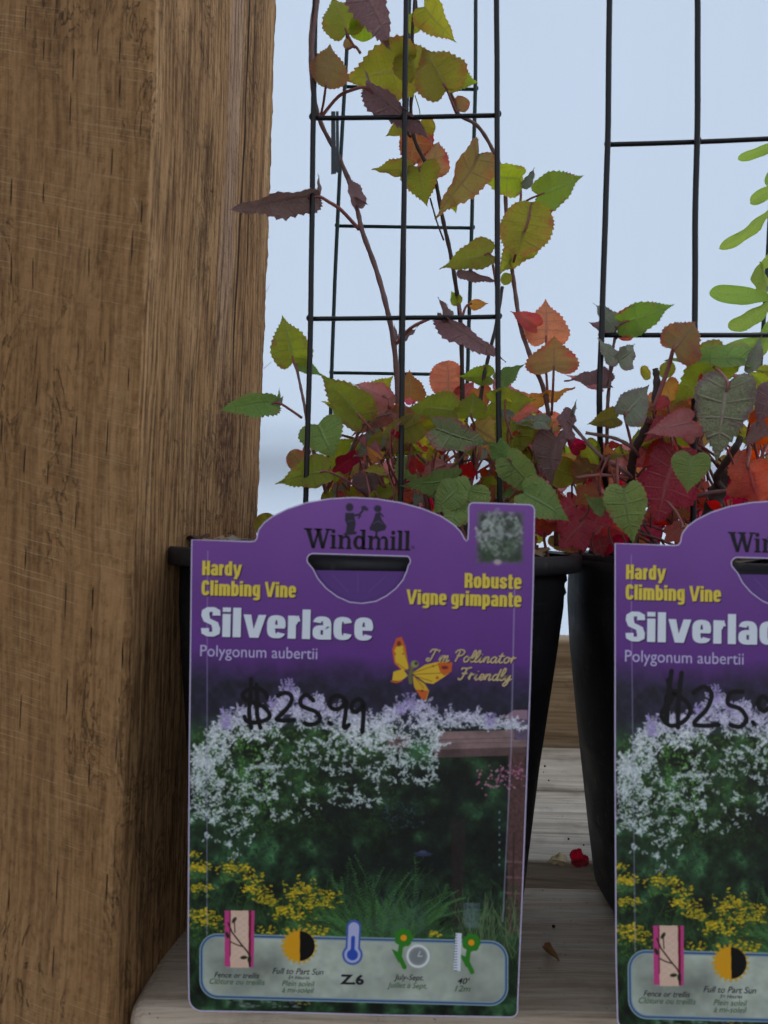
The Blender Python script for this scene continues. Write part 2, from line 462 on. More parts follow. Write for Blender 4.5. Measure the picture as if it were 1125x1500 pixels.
# ---------------------------------------------------------------- pots
def plastic_black():
    m, nt, b = mat('black_pot_plastic')
    tc = N(nt, 'TexCoord')
    f = noise_t(nt, tc.outputs['Object'], 35.0, 5, .6)
    s = noise_t(nt, scaled(nt, tc.outputs['Object'], (300, 300, 20)), 1.0, 3)
    nt.links.new(mixc(nt, ramp(nt, f, [(0.5, 0.0), (0.8, .5)]), (.008, .008, .010), (.045, .040, .035)), b.inputs['Base Color'])
    nt.links.new(ramp(nt, f, [(0.3, .50), (0.7, .75)]), b.inputs['Roughness'])
    sz = N(nt, 'SeparateXYZ'); nt.links.new(tc.outputs['Object'], sz.inputs[0])
    ribs = ramp(nt, math_n(nt, 'FRACT', math_n(nt, 'MULTIPLY', sz.outputs[2], 22.0)), [(0.0, 0.0), (0.04, 1.0), (0.10, 1.0), (0.14, 0.0)])
    spl = noise_t(nt, tc.outputs['Object'], 190.0, 3, .6)
    low = ramp(nt, sz.outputs[2], [(0.0, 1.0), (0.12, .25)])
    c0 = mixc(nt, ramp(nt, f, [(0.5, 0.0), (0.8, .5)]), (.008, .008, .010), (.045, .040, .035))
    nt.links.new(mixc(nt, math_n(nt, 'MULTIPLY', ramp(nt, spl, [(0.60, 0.0), (0.68, .8)]), low), c0, (.11, .085, .06)), b.inputs['Base Color'])
    bump(nt, math_n(nt, 'ADD', s, math_n(nt, 'MULTIPLY', ribs, 1.5)), .3, .0006, b)
    b.inputs['Specular IOR Level'].default_value = .5
    return m
M_pot = plastic_black()
M_soil = plain('potting_soil', (.03, .02, .013), .95, .2, .5, 200)
def lathe(name, prof, m, parent, seg=96):
    bm = bmesh.new()
    rings = [[bm.verts.new((r * math.cos(k * math.tau / seg), r * math.sin(k * math.tau / seg), z)) for k in range(seg)] for r, z in prof]
    for a, b_ in zip(rings, rings[1:]):
        for k in range(seg):
            bm.faces.new((a[k], a[(k + 1) % seg], b_[(k + 1) % seg], b_[k]))
    bm.faces.new(rings[-1])
    bmesh.ops.recalc_face_normals(bm, faces=bm.faces)
    me = mesh_from(bm, name, True)
    o = link(name, me, m)
    o.parent = parent
    return o
def make_pot(cx, cy, rim_z, rr, body, label):
    t = thing('nursery_pot', label, 'plant pot', (cx, cy, 0.0015), 'black nursery pots on the bench')
    lathe('rim', [(rr - .004, rim_z - .0015), (rr - .0015, rim_z), (rr, rim_z - .0012), (rr + .0005, rim_z - .0085), (rr - .001, rim_z - .0095), (rr - .006, rim_z - .0092), (body[0][0] - .002, rim_z - .011),
                  (body[0][0] - .0025, rim_z - .005), (rr - .0045, rim_z - .002)][:-1], M_pot, t)
    outer = [(r, z) for r, z in body]
    inner = [(r - .0018, max(z, .003)) for r, z in body[::-1]]
    lathe('body', [(body[0][0] - .0018, rim_z - .004)] + [(body[0][0], rim_z - .004)] + outer + [(outer[-1][0] - .006, .0)], M_pot, t)
    s = lathe('soil', [(body[0][0] - .0025, rim_z - .014), (body[0][0] * .6, rim_z - .008), (body[0][0] * .2, rim_z - .006)], M_soil, t)
    s['kind'] = 'stuff'
    return t
RIM = P(540, 812, .33).z - .0015
POT1 = P(541, 812, .45); POT2 = P(1158, 812, .452)
RIM2 = RIM
p1 = make_pot(POT1.x, POT1.y, RIM, .1250, [(.1160, RIM - .010), (.1155, RIM - .03), (.112, RIM - .06), (.104, .09), (.097, .02), (.0955, .006), (.093, .0)],
              'black nursery pot against the timber post, wholly in view')
p2 = make_pot(POT2.x, POT2.y, RIM, .1300, [(.1315, RIM - .010), (.1320, RIM - .03), (.1300, RIM - .06), (.1240, .10), (.1165, .04), (.112, .008), (.107, .0)],
              'black nursery pot at the right, cut off by the frame')
# mulch lying on the soil
M_bark = [plain('bark_dark', (.10, .06, .04), .9, .2, .5, 300), plain('bark_tan', (.33, .22, .13), .9, .2, .4, 300), plain('bark_grey', (.22, .18, .15), .9, .2, .4, 300)]
def mulch(center, r, n, seed, parent, zc):
    rg = random.Random(seed)
    bm = bmesh.new()
    for i in range(n):
        a = rg.uniform(0, math.tau); rad = r * math.sqrt(rg.random()) * .97
        L = rg.uniform(.006, .022); w = L * rg.uniform(.2, .5); h = rg.uniform(.001, .0025)
        rr = bmesh.ops.create_cube(bm, size=1.0)
        M = Matrix.Translation((rad * math.cos(a), rad * math.sin(a), zc + rg.uniform(0, .006) + .006 * (rad / r) ** 2)) @ Matrix.Rotation(rg.uniform(0, math.tau), 4, 'Z') @ Matrix.Rotation(rg.uniform(-.5, .5), 4, 'Y') @ Matrix.Rotation(rg.uniform(-.4, .4), 4, 'X')
        mi = rg.choice((0, 0, 1, 2))
        for v in rr['verts']:
            co = Vector((v.co.x * L * rg.uniform(.8, 1.2), v.co.y * w * rg.uniform(.6, 1.3), v.co.z * h))
            v.co = M @ co
        for f in {f for v in rr['verts'] for f in v.link_faces}: f.material_index = mi
    o = link('bark_mulch', mesh_from(bm, 'bark_mulch'), M_bark); o.parent = parent; o['kind'] = 'stuff'
mulch(POT1, .108, 900, 3, p1, RIM - .0085)
mulch(POT2, .118, 900, 4, p2, RIM - .0085)
# torn shred hanging under the right of the first pot's rim
bm = bmesh.new(); rg = random.Random(5)
shred_pts = [(817, 836), (829, 834), (831, 850), (826, 856), (830, 868), (824, 876), (826, 888), (821, 893), (823, 908), (818, 915), (819, 930), (814, 937), (811, 925), (811, 900), (813, 870)]
va = [bm.verts.new(P(x, y, .447)) for x, y in shred_pts]; vb = [bm.verts.new(P(x, y, .4485)) for x, y in shred_pts]
bm.faces.new(va); bm.faces.new(vb[::-1])
for i in range(len(va)): bm.faces.new((va[i], vb[i], vb[(i + 1) % len(va)], va[(i + 1) % len(va)]))
link('torn_shred', mesh_from(bm, 'torn_shred'), M_pot, p1)

# ---------------------------------------------------------------- wire trellises
def wire_mat(name, c, c2):
    m, nt, b = mat(name)
    tc = N(nt, 'TexCoord')
    nt.links.new(mixc(nt, noise_t(nt, tc.outputs['Object'], 150.0, 4), c, c2), b.inputs['Base Color'])
    b.inputs['Roughness'].default_value = .38
    b.inputs['Specular IOR Level'].default_value = .3
    return m
M_wire = wire_mat('black_coated_wire', (.004, .004, .005), (.012, .012, .014))
M_wire_g = wire_mat('dark_green_coated_wire', (.006, .022, .022), (.014, .045, .045))
soil_z = RIM - .02
def trellis(label, wires, r, m, base, wr=1.0):
    t = thing('wire_trellis', label, 'trellis', base, 'wire trellises standing in the pots')
    for w in wires:
        pts = [P(*w_) for w_ in w['p']]
        raw = list(pts)
        if w.get('down'):                      # carry the upright down into the soil
            e = pts[-1].copy(); u = (pts[-1] - pts[-2]).normalized()
            k = (e.z - soil_z) / -u.z if u.z < -.1 else 0
            if k > 0: pts.append(e + u * k)
        if w.get('up'):
            u = (pts[0] - pts[1]).normalized(); pts.insert(0, pts[0] + u * .09)
        cp = catmull(pts, 8)
        for i_, v_ in enumerate(cp[1:-1]): v_ += Vector((mnoise.noise(v_ * 28 + Vector((len(cp), 0, 0))), 0, mnoise.noise(v_ * 28 + Vector((0, 9, 0))))) * .0002
        bm = bmesh.new(); tube_bm(bm, cp, r * w.get('r', 1), r * w.get('r', 1), 10)
        if not w.get('down'):
            for q_ in raw:
                bmesh.ops.create_icosphere(bm, subdivisions=2, radius=1.0, matrix=Matrix.Translation(q_ + Vector((0, -.0013, 0))) @ Matrix.Diagonal((.0019, .0021, .0019, 1)))
        link('upright' if w.get('down') else 'crossbar', mesh_from(bm, 'wire', True), m, t)
    return t
d1, d2 = .385, .535
def bar(pts, r=.85): return dict(p=pts, r=r)
trellis('front black wire trellis in the left pot with two crossbars in view', [
    dict(p=[(462, -30, d1), (459, 172, d1), (455, 467, d1), (448, 720, d1)], down=1, up=1),
    dict(p=[(595, -30, d1), (593, 170, d1), (590, 467, d1), (587, 720, d1)], down=1, up=1),
    dict(p=[(727, -30, d1), (728, 170, d1), (729, 465, d1), (731, 650, d1)], down=1, up=1),
    bar([(458, 173, d1 + .0032), (592, 172, d1 + .0034), (729, 169, d1 + .0032)]), bar([(454, 467, d1 + .0032), (590, 466, d1 + .0034), (730, 464, d1 + .0032)]),
    bar([(463, -120, d1 + .0032), (728, -122, d1 + .0032)])], .00145, M_wire, P(590, 770, d1))
trellis('rear dark green wire trellis in the left pot, behind the vines', [
    dict(p=[(513, -20, d2), (505, 128, d2), (494, 330, d2), (486, 545, d2), (482, 700, d2)], down=1, up=1),
    dict(p=[(600, -20, d2), (597, 128, d2), (590, 330, d2), (586, 545, d2), (584, 700, d2)], down=1, up=1),
    dict(p=[(697, -20, d2), (696, 128, d2), (691, 330, d2), (685, 547, d2), (681, 700, d2)], down=1, up=1),
    bar([(505, 127, d2 + .0032), (697, 131, d2 + .0032)]), bar([(494, 331, d2 + .0032), (692, 334, d2 + .0032)]), bar([(486, 546, d2 + .0032), (686, 549, d2 + .0032)])],
    .00145, M_wire_g, P(586, 770, d2))
d3 = .395
trellis('front black wire trellis in the right pot', [
    dict(p=[(893, -30, d3), (890, 212, d3), (881, 490, d3), (878, 600, d3), (884, 690, .405), (910, 785, .430)], down=1, up=1),
    dict(p=[(1022, -30, d3), (1022, 100, d3), (1021, 210, d3), (1018, 330, d3), (1018, 460, d3), (1016, 700, d3)], down=1, up=1),
    dict(p=[(1150, -30, d3), (1152, 200, d3), (1155, 490, d3), (1157, 700, d3)], down=1, up=1),
    bar([(889, 212, d3 + .0032), (1021, 208, d3 + .0034), (1153, 202, d3 + .0032)]), bar([(880, 491, d3 + .0032), (1156, 491, d3 + .0032)]),
    bar([(893, -110, d3 + .0032), (1150, -110, d3 + .0032)])], .00155, M_wire, P(1016, 770, d3))
trellis('rear dark green wire trellis at the right edge, behind the lime leaves', [
    dict(p=[(1127, 330, d2), (1121, 440, d2), (1113, 547, d2), (1103, 640, d2), (1100, 700, d2)], down=1, up=1),
    dict(p=[(1230, 330, d2), (1215, 547, d2), (1212, 700, d2)], down=1, up=1),
    bar([(1111, 547, d2 + .0032), (1218, 549, d2 + .0032)])], .00145, M_wire_g, P(1100, 770, d2))
# plant tie strip clipped to the front trellis
bm = bmesh.new()
for i, (x0, x1) in enumerate(((485, 491), (492, 496))):
    pa = [P(x0, 163, .388), P(x1, 163, .388), P(x1 + 1, 253, .390), P(x0 + 0, 254 - i * 3, .390)]
    a = [bm.verts.new(p) for p in pa]; b2 = [bm.verts.new(p + Vector((0, .0012, 0))) for p in pa]
    bm.faces.new(a[::-1]); bm.faces.new(b2)
    for k in range(4): bm.faces.new((a[k], a[(k + 1) % 4], b2[(k + 1) % 4], b2[k]))
tie = link('plant_tie', mesh_from(bm, 'plant_tie'), plain('dark_tie_plastic', (.02, .03, .035), .5), label='short dark plastic tie hanging from the upper crossbar of the left trellis', cat='plant tie')

# ---------------------------------------------------------------- leaves
def outline(kind, n=26):
    """half outline: list of (x along, y half width) from base notch to tip, and matching foot on the midrib"""
    pts = []
    CT = {'heart': [(0, 0), (-.06, .07), (-.12, .17), (-.11, .28), (-.02, .38), (.12, .43), (.28, .42), (.44, .355), (.58, .27), (.70, .18), (.80, .10), (.89, .045), (1, 0)],
          'ovate': [(0, 0), (.0, .10), (.05, .22), (.15, .32), (.28, .365), (.42, .34), (.56, .27), (.70, .175), (.82, .085), (.91, .035), (1, 0)]}
    CT['blade'] = [(0, 0), (-.02, .05), (.0, .11), (.10, .165), (.26, .185), (.45, .17), (.62, .13), (.78, .08), (.90, .03), (1, 0)]
    CT['fold'] = CT['ruffle'] = CT['heart']
    ct = catmull([(a, b_, 0) for a, b_ in CT.get(kind, CT['heart'])], 8)
    for i in range(n + 1):
        s = i / n
        if kind in CT:
            f = s * (len(ct) - 1); i0 = min(int(f), len(ct) - 2); v = ct[i0].lerp(ct[i0 + 1], f - i0)
            x, y = v.x, v.y
        elif kind == 'round':
            th = math.pi * (1 - s); x = .48 + .50 * math.cos(th); y = .46 * math.sin(th) ** .85
            if s < .05: x = x * s / .05
            if s > .9: x += .03 * (s - .9) / .1
        elif kind == 'obov':
            x = .5 - .5 * math.cos(math.pi * s); y = .25 * (math.sin(math.pi * s ** 1.35)) ** .8
        elif kind == 'lobed':
            th = math.pi * (1 - s); r = .40 + .17 * abs(math.cos(2.5 * th)) ** 1.5
            x = .42 + r * math.cos(th) * 1.02; y = r * math.sin(th)
            if s < .06: x = x * s / .06
        pts.append([x, max(0, y)])
    pts[0] = [0, 0]; pts[-1][1] = 0
    if kind != 'obov':
        amp = .020 if kind in ('heart', 'ovate', 'round') else .022
        for i in range(2, n - 1):
            k = amp * (1 if i % 2 else -.5) * (1.0 if i < n * .85 else .4)
            if i % 2: pts[i][0] += .012
            cx = .4
            d = Vector((pts[i][0] - cx, pts[i][1])).normalized()
            pts[i][0] += d.x * k; pts[i][1] = max(0, pts[i][1] + d.y * k)
    xm = pts[-1][0]
    for p in pts: p[0] /= xm
    return pts

def leaf_mesh(kind, seed, fold=.25, droop=.15, wave=.03, bend=0.0):
    n = 36 if kind != 'obov' else 18
    K = 5
    rg = random.Random(seed)
    pts = outline(kind, n)
    ph = [rg.uniform(0, 6.28) for _ in range(6)]
    asym = rg.uniform(-.08, .08)
    verts, uvs, idx = [], [], {}
    def z_of(x, y, side, u):
        z = fold * abs(y) - droop * (x ** 2)
        if kind in ('fold', 'ruffle'): z += 0.0
        z += wave * (u ** 2) * math.sin(x * 15 + ph[0 if side > 0 else 1]) + wave * .7 * math.sin(x * 6 + y * 7 + ph[2])
        return z
    bm = bmesh.new(); uvl = bm.loops.layers.uv.new('UVMap')
    mid = []
    for i in range(n + 1):
        s = i / n
        mx = max(0.0, (s - (.24 if kind in ('heart', 'fold', 'ruffle') else .06)) / (.76 if kind in ('heart', 'fold', 'ruffle') else .94)) ** 1.05 * (.97)
        if i == n: mx = 1.0
        mid.append(mx)
    grid = {}
    for side in (1, -1):
        for i in range(n + 1):
            ox, oy = pts[i]
            oy = oy * (1 + side * asym)
            for k in range(K + 1):
                u = k / K
                if k == 0 and side == -1: grid[(side, i, 0)] = grid[(1, i, 0)]; continue
                # curved lateral vein from the midrib foot to the margin
                bx = mid[i] + (ox - mid[i]) * (u ** 1.15)
                by = oy * u
                q = .010 * math.cos(i / n * 7 * math.tau + 1.2) * math.sin(u * math.pi) * (kind != 'obov')
                zz = z_of(bx, by, side, u) + q
                v = bm.verts.new((bx, by * side + bend * 4 * bx * (1 - bx), zz)); grid[(side, i, k)] = v
                idx[v] = (u, i / n)
    for side in (1, -1):
        for i in range(n):
            for k in range(K):
                q = [grid[(side, i, k)], grid[(side, i + 1, k)], grid[(side, i + 1, k + 1)], grid[(side, i, k + 1)]]
                uq = [(k / K, i / n), (k / K, (i + 1) / n), ((k + 1) / K, (i + 1) / n), ((k + 1) / K, i / n)]
                if side == 1: q = q[::-1]; uq = uq[::-1]
                try: f = bm.faces.new(q)
                except ValueError: continue
                f.smooth = True
                for l, w in zip(f.loops, uq): l[uvl].uv = w
    return mesh_from(bm, 'leaf_' + kind, True)

LM = {
    'heart': [leaf_mesh('heart', s, f, d, w) for s, f, d, w in ((1, .28, .22, .035), (2, .42, .3, .05), (3, .15, .42, .06), (4, -.25, -.25, .045), (31, .35, .1, .07))],
    'ovate': [leaf_mesh('ovate', s, f, d, w) for s, f, d, w in ((5, .2, .15, .02), (6, .35, .05, .03), (7, .1, .25, .035))],
    'round': [leaf_mesh('round', s, f, d, w) for s, f, d, w in ((8, .12, .1, .03), (9, .2, -.1, .04))],
    'fold': [leaf_mesh('heart', s, f, d, w) for s, f, d, w in ((10, .95, .25, .05), (11, 1.1, .1, .06))],
    'ruffle': [leaf_mesh('ruffle', s, f, d, w) for s, f, d, w in ((12, .5, .35, .09), (13, .3, .4, .10))],
    'blade': [leaf_mesh('blade', s, f, d, w, b_) for s, f, d, w, b_ in ((20, .7, .15, .035, .08), (21, .6, .2, .04, -.08), (22, .8, .1, .03, .02))],
    'lobed': [leaf_mesh('lobed', s, f, d, w) for s, f, d, w in ((14, .15, .2, .04), (15, .3, .3, .05))],
    'obov': [leaf_mesh('obov', s, f, d, w) for s, f, d, w in ((16, .3, .25, .03), (17, .5, .1, .04), (18, .2, .4, .03))],
}

def leaf_mat(name, cin, cedge, vein, trans=.55, edge=(.35, 1.0), tb=1.35, rough=.40):
    m, nt, b = mat(name)
    out = nt.nodes['Material Output']
    uv = N(nt, 'UVMap', uv_map='UVMap')
    sp = N(nt, 'SeparateXYZ'); nt.links.new(uv.outputs[0], sp.inputs[0])
    u, v = sp.outputs[0], sp.outputs[1]
    tc = N(nt, 'TexCoord'); oi = N(nt, 'ObjectInfo')
    ofs = N(nt, 'CombineXYZ')
    for i in range(3): nt.links.new(math_n(nt, 'MULTIPLY', oi.outputs['Random'], 30 + 7 * i), ofs.inputs[i])
    ad = N(nt, 'VectorMath', operation='ADD'); nt.links.new(tc.outputs['Object'], ad.inputs[0]); nt.links.new(ofs.outputs[0], ad.inputs[1])
    n1 = noise_t(nt, ad.outputs[0], 3.6, 5, .65)
    n2 = noise_t(nt, ad.outputs[0], 26.0, 3, .6)
    e = math_n(nt, 'ADD', math_n(nt, 'MULTIPLY', u, .8), math_n(nt, 'MULTIPLY', math_n(nt, 'SUBTRACT', n1, .5), 2.3))
    ef = ramp(nt, e, [(edge[0], 0.0), (edge[1], 1.0)])
    col = mixc(nt, ef, cin, cedge)
    hs = N(nt, 'HueSaturation')
    nt.links.new(math_n(nt, 'ADD', math_n(nt, 'MULTIPLY', oi.outputs['Random'], .05), .475), hs.inputs['Hue'])
    vr = math_n(nt, 'FRACT', math_n(nt, 'MULTIPLY', oi.outputs['Random'], 17.3))
    nt.links.new(math_n(nt, 'ADD', math_n(nt, 'MULTIPLY', vr, .45), .75), hs.inputs['Value'])
    nt.links.new(col, hs.inputs['Color']); col = hs.outputs[0]
    # veins
    lat = math_n(nt, 'ABSOLUTE', math_n(nt, 'SUBTRACT', math_n(nt, 'FRACT', math_n(nt, 'ADD', math_n(nt, 'MULTIPLY', v, 7.0), .31)), .5))
    lv = ramp(nt, lat, [(0.0, 1.0), (0.085, 0.0)])
    lv = math_n(nt, 'MULTIPLY', lv, ramp(nt, u, [(0.5, 1.0), (0.95, 0.1)]))
    mv = ramp(nt, u, [(0.02, 1.0), (0.10, 0.0)])
    vo = N(nt, 'TexVoronoi', feature='DISTANCE_TO_EDGE', _Scale=17.0); nt.links.new(ad.outputs[0], vo.inputs['Vector'])
    net = ramp(nt, vo.outputs['Distance'], [(0.0, .45), (0.07, 0.0)])
    vv = math_n(nt, 'MAXIMUM', math_n(nt, 'MAXIMUM', lv, mv), net)
    col = mixc(nt, math_n(nt, 'MULTIPLY', vv, .72), col, vein)
    col = mixc(nt, ramp(nt, n2, [(0.28, .35), (0.45, 0.0)]), col, tuple(x * .5 for x in cedge))
    nt.links.new(col, b.inputs['Base Color'])
    b.inputs['Roughness'].default_value = rough
    b.inputs['Specular IOR Level'].default_value = .55
    h = math_n(nt, 'ADD', math_n(nt, 'MULTIPLY', vv, -1.0), math_n(nt, 'MULTIPLY', n2, .6))
    bump(nt, h, .7, .016, b)
    tr = N(nt, 'BsdfTranslucent')
    g = N(nt, 'HueSaturation'); g.inputs['Saturation'].default_value = 1.15; g.inputs['Value'].default_value = tb
    tcol = mixc(nt, math_n(nt, 'MULTIPLY', vv, .55), col, tuple(x * .5 for x in cin))
    nt.links.new(tcol, g.inputs['Color']); nt.links.new(g.outputs[0], tr.inputs[0])
    mx = N(nt, 'MixShader'); mx.inputs[0].default_value = trans
    nt.links.new(b.outputs[0], mx.inputs[1]); nt.links.new(tr.outputs[0], mx.inputs[2])
    nt.links.new(mx.outputs[0], out.inputs[0])
    return m

LC = {
    'green':  leaf_mat('leaf_green',  (.37, .45, .07), (.42, .29, .09), (.46, .52, .16), edge=(.6, 1.2), trans=.55, tb=1.5),
    'bright': leaf_mat('leaf_bright_green', (.29, .45, .13), (.35, .38, .13), (.38, .54, .22), edge=(.6, 1.15), trans=.3, tb=1.5),
    'lime':   leaf_mat('leaf_lime',   (.38, .50, .12), (.33, .44, .10), (.52, .64, .26), trans=.6, tb=1.45, edge=(.3, 1.2)),
    'olive':  leaf_mat('leaf_olive',  (.38, .37, .07), (.44, .23, .09), (.46, .38, .14), edge=(.45, 1.15), tb=1.45),
    'bronze': leaf_mat('leaf_bronze', (.40, .27, .11), (.50, .17, .11), (.48, .30, .18), tb=1.5),
    'yellow': leaf_mat('leaf_yellow', (.56, .52, .08), (.46, .36, .09), (.55, .5, .15)),
    'orange': leaf_mat('leaf_orange', (.62, .26, .11), (.60, .15, .11), (.58, .36, .2), tb=1.4),
    'coral':  leaf_mat('leaf_coral',  (.68, .20, .16), (.64, .14, .13), (.66, .36, .26), tb=1.5),
    'red':    leaf_mat('leaf_red',    (.66, .05, .04), (.55, .03, .04), (.64, .16, .13), tb=1.7, trans=.6),
    'crimson':leaf_mat('leaf_crimson',(.70, .13, .14), (.60, .08, .10), (.74, .30, .30), trans=.45, tb=1.7),
    'rose':   leaf_mat('leaf_rose',   (.74, .30, .32), (.66, .18, .22), (.76, .44, .42), trans=.4, tb=1.6),
    'mauve':  leaf_mat('leaf_mauve',  (.38, .24, .23), (.34, .17, .18), (.50, .34, .31), trans=.3, tb=1.2),
    'grey':   leaf_mat('leaf_grey_green', (.40, .45, .30), (.38, .28, .27), (.56, .58, .44), trans=.2, tb=1.2),
    'mixed':  leaf_mat('leaf_green_with_rose_edge', (.36, .45, .20), (.56, .18, .23), (.54, .54, .36), trans=.2, edge=(.45, .85), tb=1.1),
    'gred':   leaf_mat('leaf_green_with_red_edge', (.30, .42, .08), (.44, .10, .08), (.38, .48, .16), edge=(.75, 1.1)),
    'heartg': leaf_mat('leaf_dull_green_with_mauve_edge', (.40, .47, .26), (.36, .22, .23), (.64, .52, .42), trans=.15, edge=(.45, .9), tb=1.1),
}
M_stalk = plain('red_leaf_stalk', (.27, .09, .08), .5, .4, .3, 400)
M_stem = plain('mauve_vine_stem', (.17, .09, .08), .55, .4, .4, 300)
M_dstem = plain('dark_vine_stem', (.055, .035, .03), .6, .3, .5, 300)
M_gstem = plain('green_stem', (.24, .36, .08), .5, .4, .2, 300)

leafn = [0]
def leaf(plant, bx, by, tx, ty, d, w=1.0, roll=0.0, kind='heart', col='green', dd=0.0, var=None, flip=1, stalk=None, sr=.0007):
    """a leaf whose stalk joint shows at (bx, by) and tip at (tx, ty); dd = how much nearer the tip is"""
    leafn[0] += 1
    p, q = P(bx, by, d), P(tx, ty, d - dd)
    ax = q - p; L = ax.length; ax.normalize()
    nrm = VIEW(p); nrm = (nrm - ax * nrm.dot(ax)).normalized()
    nrm = Matrix.Rotation(R(roll), 3, ax) @ nrm
    side = nrm.cross(ax).normalized()
    ms = LM[kind]; me = ms[(leafn[0] if var is None else var) % len(ms)]
    if len(me.materials) == 0: me.materials.append(LC['green'])
    o = bpy.data.objects.new('leaf', me)
    C.objects.link(o)
    o.material_slots[0].link = 'OBJECT'; o.material_slots[0].material = LC[col]
    M = Matrix((ax * L, side * L * w * flip, nrm * L * .9)).transposed().to_4x4()
    M.translation = p
    o.parent = plant
    o.matrix_parent_inverse = Matrix()
    o.matrix_basis = Matrix.Translation(-plant.location) @ M
    leaf.M = M
    if stalk:
        pts = [P(*s) for s in stalk] + [p, p + ax * L * .12 - nrm * L * .01]
        bm = bmesh.new(); tube_bm(bm, catmull(pts, 5), sr * 1.15, sr * .8, 6)
        me2 = mesh_from(bm, 'leaf_stalk', True)
        s = link('leaf_stalk', me2, M_stalk); s.parent = o
        s.matrix_parent_inverse = M.inverted()
    return o

def stem(plant, pts, r0, r1, m=None, knots=.10):
    o = tube('stem', catmull([P(*p) for p in pts], 7), r0, r1, m or M_stem, plant, 9, knots)
    return o

vineA = thing('climbing_vine', 'red and green leaved climbing vine twining up the trellis in the left pot', 'climbing vine', Vector((POT1.x, POT1.y, RIM)), 'potted climbing vines')
vineB = thing('climbing_vine', 'dense low climbing vine with one large dull green heart-shaped leaf in the right pot', 'climbing vine', Vector((POT2.x, POT2.y, RIM)), 'potted climbing vines')
D = .40
# main stems of the left vine
stem(vineA, [(466, -60, .385), (461, 0, .388), (455, 60, .389), (458, 130, .392), (470, 180, .40), (495, 228, .405), (512, 268, .405), (524, 310, .405), (531, 340, .405), (550, 392, .41), (565, 445, .41), (577, 505, .415), (583, 590, .42), (586, 730, .43), (588, 800, .43)][::-1], .0017, .0010)
stem(vineA, [(468, -60, .381), (464, 10, .382), (458, 60, .383), (459, 110, .384), (463, 165, .392)][::-1], .0009, .0012)
stem(vineA, [(612, -60, .43), (606, 20, .43), (604, 60, .43), (611, 90, .43), (602, 150, .43), (606, 200, .43), (622, 235, .43), (637, 262, .43), (648, 318, .43), (660, 372, .43), (668, 420, .43), (675, 480, .435), (677, 600, .44), (672, 800, .44)][::-1], .0014, .0009, M_dstem)
stem(vineA, [(603, -60, .44), (610, 20, .44), (600, 70, .44), (606, 120, .44), (598, 190, .44), (603, 200, .44)], .0009, .0008, M_dstem)
stem(vineA, [(657, 128, .42), (666, 150, .42), (672, 168, .42), (700, 185, .42), (722, 220, .425), (738, 262, .425), (742, 320, .425), (748, 378, .425), (755, 430, .425), (763, 480, .425), (780, 530, .425), (800, 585, .43), (812, 700, .44), (815, 800, .44)][::-1], .0015, .0009)
stem(vineA, [(736, 420, .41), (728, 470, .41), (715, 525, .41), (706, 570, .41), (690, 700, .42), (680, 800, .42)][::-1], .0012, .0009, M_dstem)
stem(vineA, [(630, 290, .435), (640, 325, .435), (650, 352, .435)], .0005, .0005, M_dstem)
stem(vineA, [(608, 140, .45), (615, 165, .45), (612, 190, .45)], .0003, .0003, M_gstem)
stem(vineA, [(590, 95, .43), (560, 97, .43)], .0005, .0004, M_dstem)
stem(vineA, [(433, 532, .40), (441, 570, .40), (447, 600, .40), (453, 640, .40), (465, 680, .40), (477, 720, .41), (500, 800, .42)][::-1], .0012, .0007)
stem(vineA, [(540, 590, .40), (538, 660, .405), (537, 730, .41), (540, 800, .42)][::-1], .0009, .0006)

A_ = lambda *a, **k: leaf(vineA, *a, **k)
# --- upper left
A_(508, 48, 486, -14, .42, 1.1, 10, 'heart', 'olive', var=0, stalk=[(520, 70, .42), (514, 60, .42)])
A_(512, 40, 551, 44, .42, 1.0, 20, 'round', 'green')
A_(510, 72, 506, 52, .42, .9, 0, 'ovate', 'bronze', stalk=[(528, 78, .42), (520, 68, .42)])
A_(521, -44, 567, 72, .40, 1.35, 20, 'blade', 'mauve', var=2)
A_(477, 128, 486, 58, .385, 1.15, 10, 'ovate', 'bronze', var=0, stalk=[(470, 168, .40), (474, 150, .395)])
A_(600, 100, 503, 122, .415, .95, -10, 'heart', 'olive', var=2)
A_(612, 108, 584, 52, .41, 1.15, 15, 'heart', 'olive', var=0)
A_(612, 112, 620, 124, .41, 1.2, 10, 'round', 'bronze')
A_(654, 130, 617, 60, .40, 1.15, 12, 'heart', 'olive', var=0, stalk=[(668, 165, .42), (660, 145, .41)])
A_(648, 112, 702, 118, .41, .95, -15, 'heart', 'green', var=1)
A_(535, 128, 625, 214, .392, .85, 30, 'blade', 'mauve', var=0, stalk=[(470, 172, .40), (495, 142, .398), (515, 132, .395)], sr=.0009)
A_(540, 128, 535, 94, .395, .35, 60, 'ovate', 'mauve')
A_(672, 163, 681, 143, .42, 1.2, 0, 'round', 'bronze', stalk=[(672, 168, .42), (671, 165, .42)])
A_(592, 184, 566, 199, .43, .9, 0, 'ovate', 'olive')
A_(614, 188, 638, 186, .43, 1.1, 0, 'round', 'olive')
A_(622, 10, 661, 62, .42, .85, 20, 'heart', 'olive', var=1)
A_(640, 30, 619, 20, .43, 1.2, 0, 'round', 'green')
A_(608, 22, 600, 48, .43, 1.1, 0, 'round', 'green')
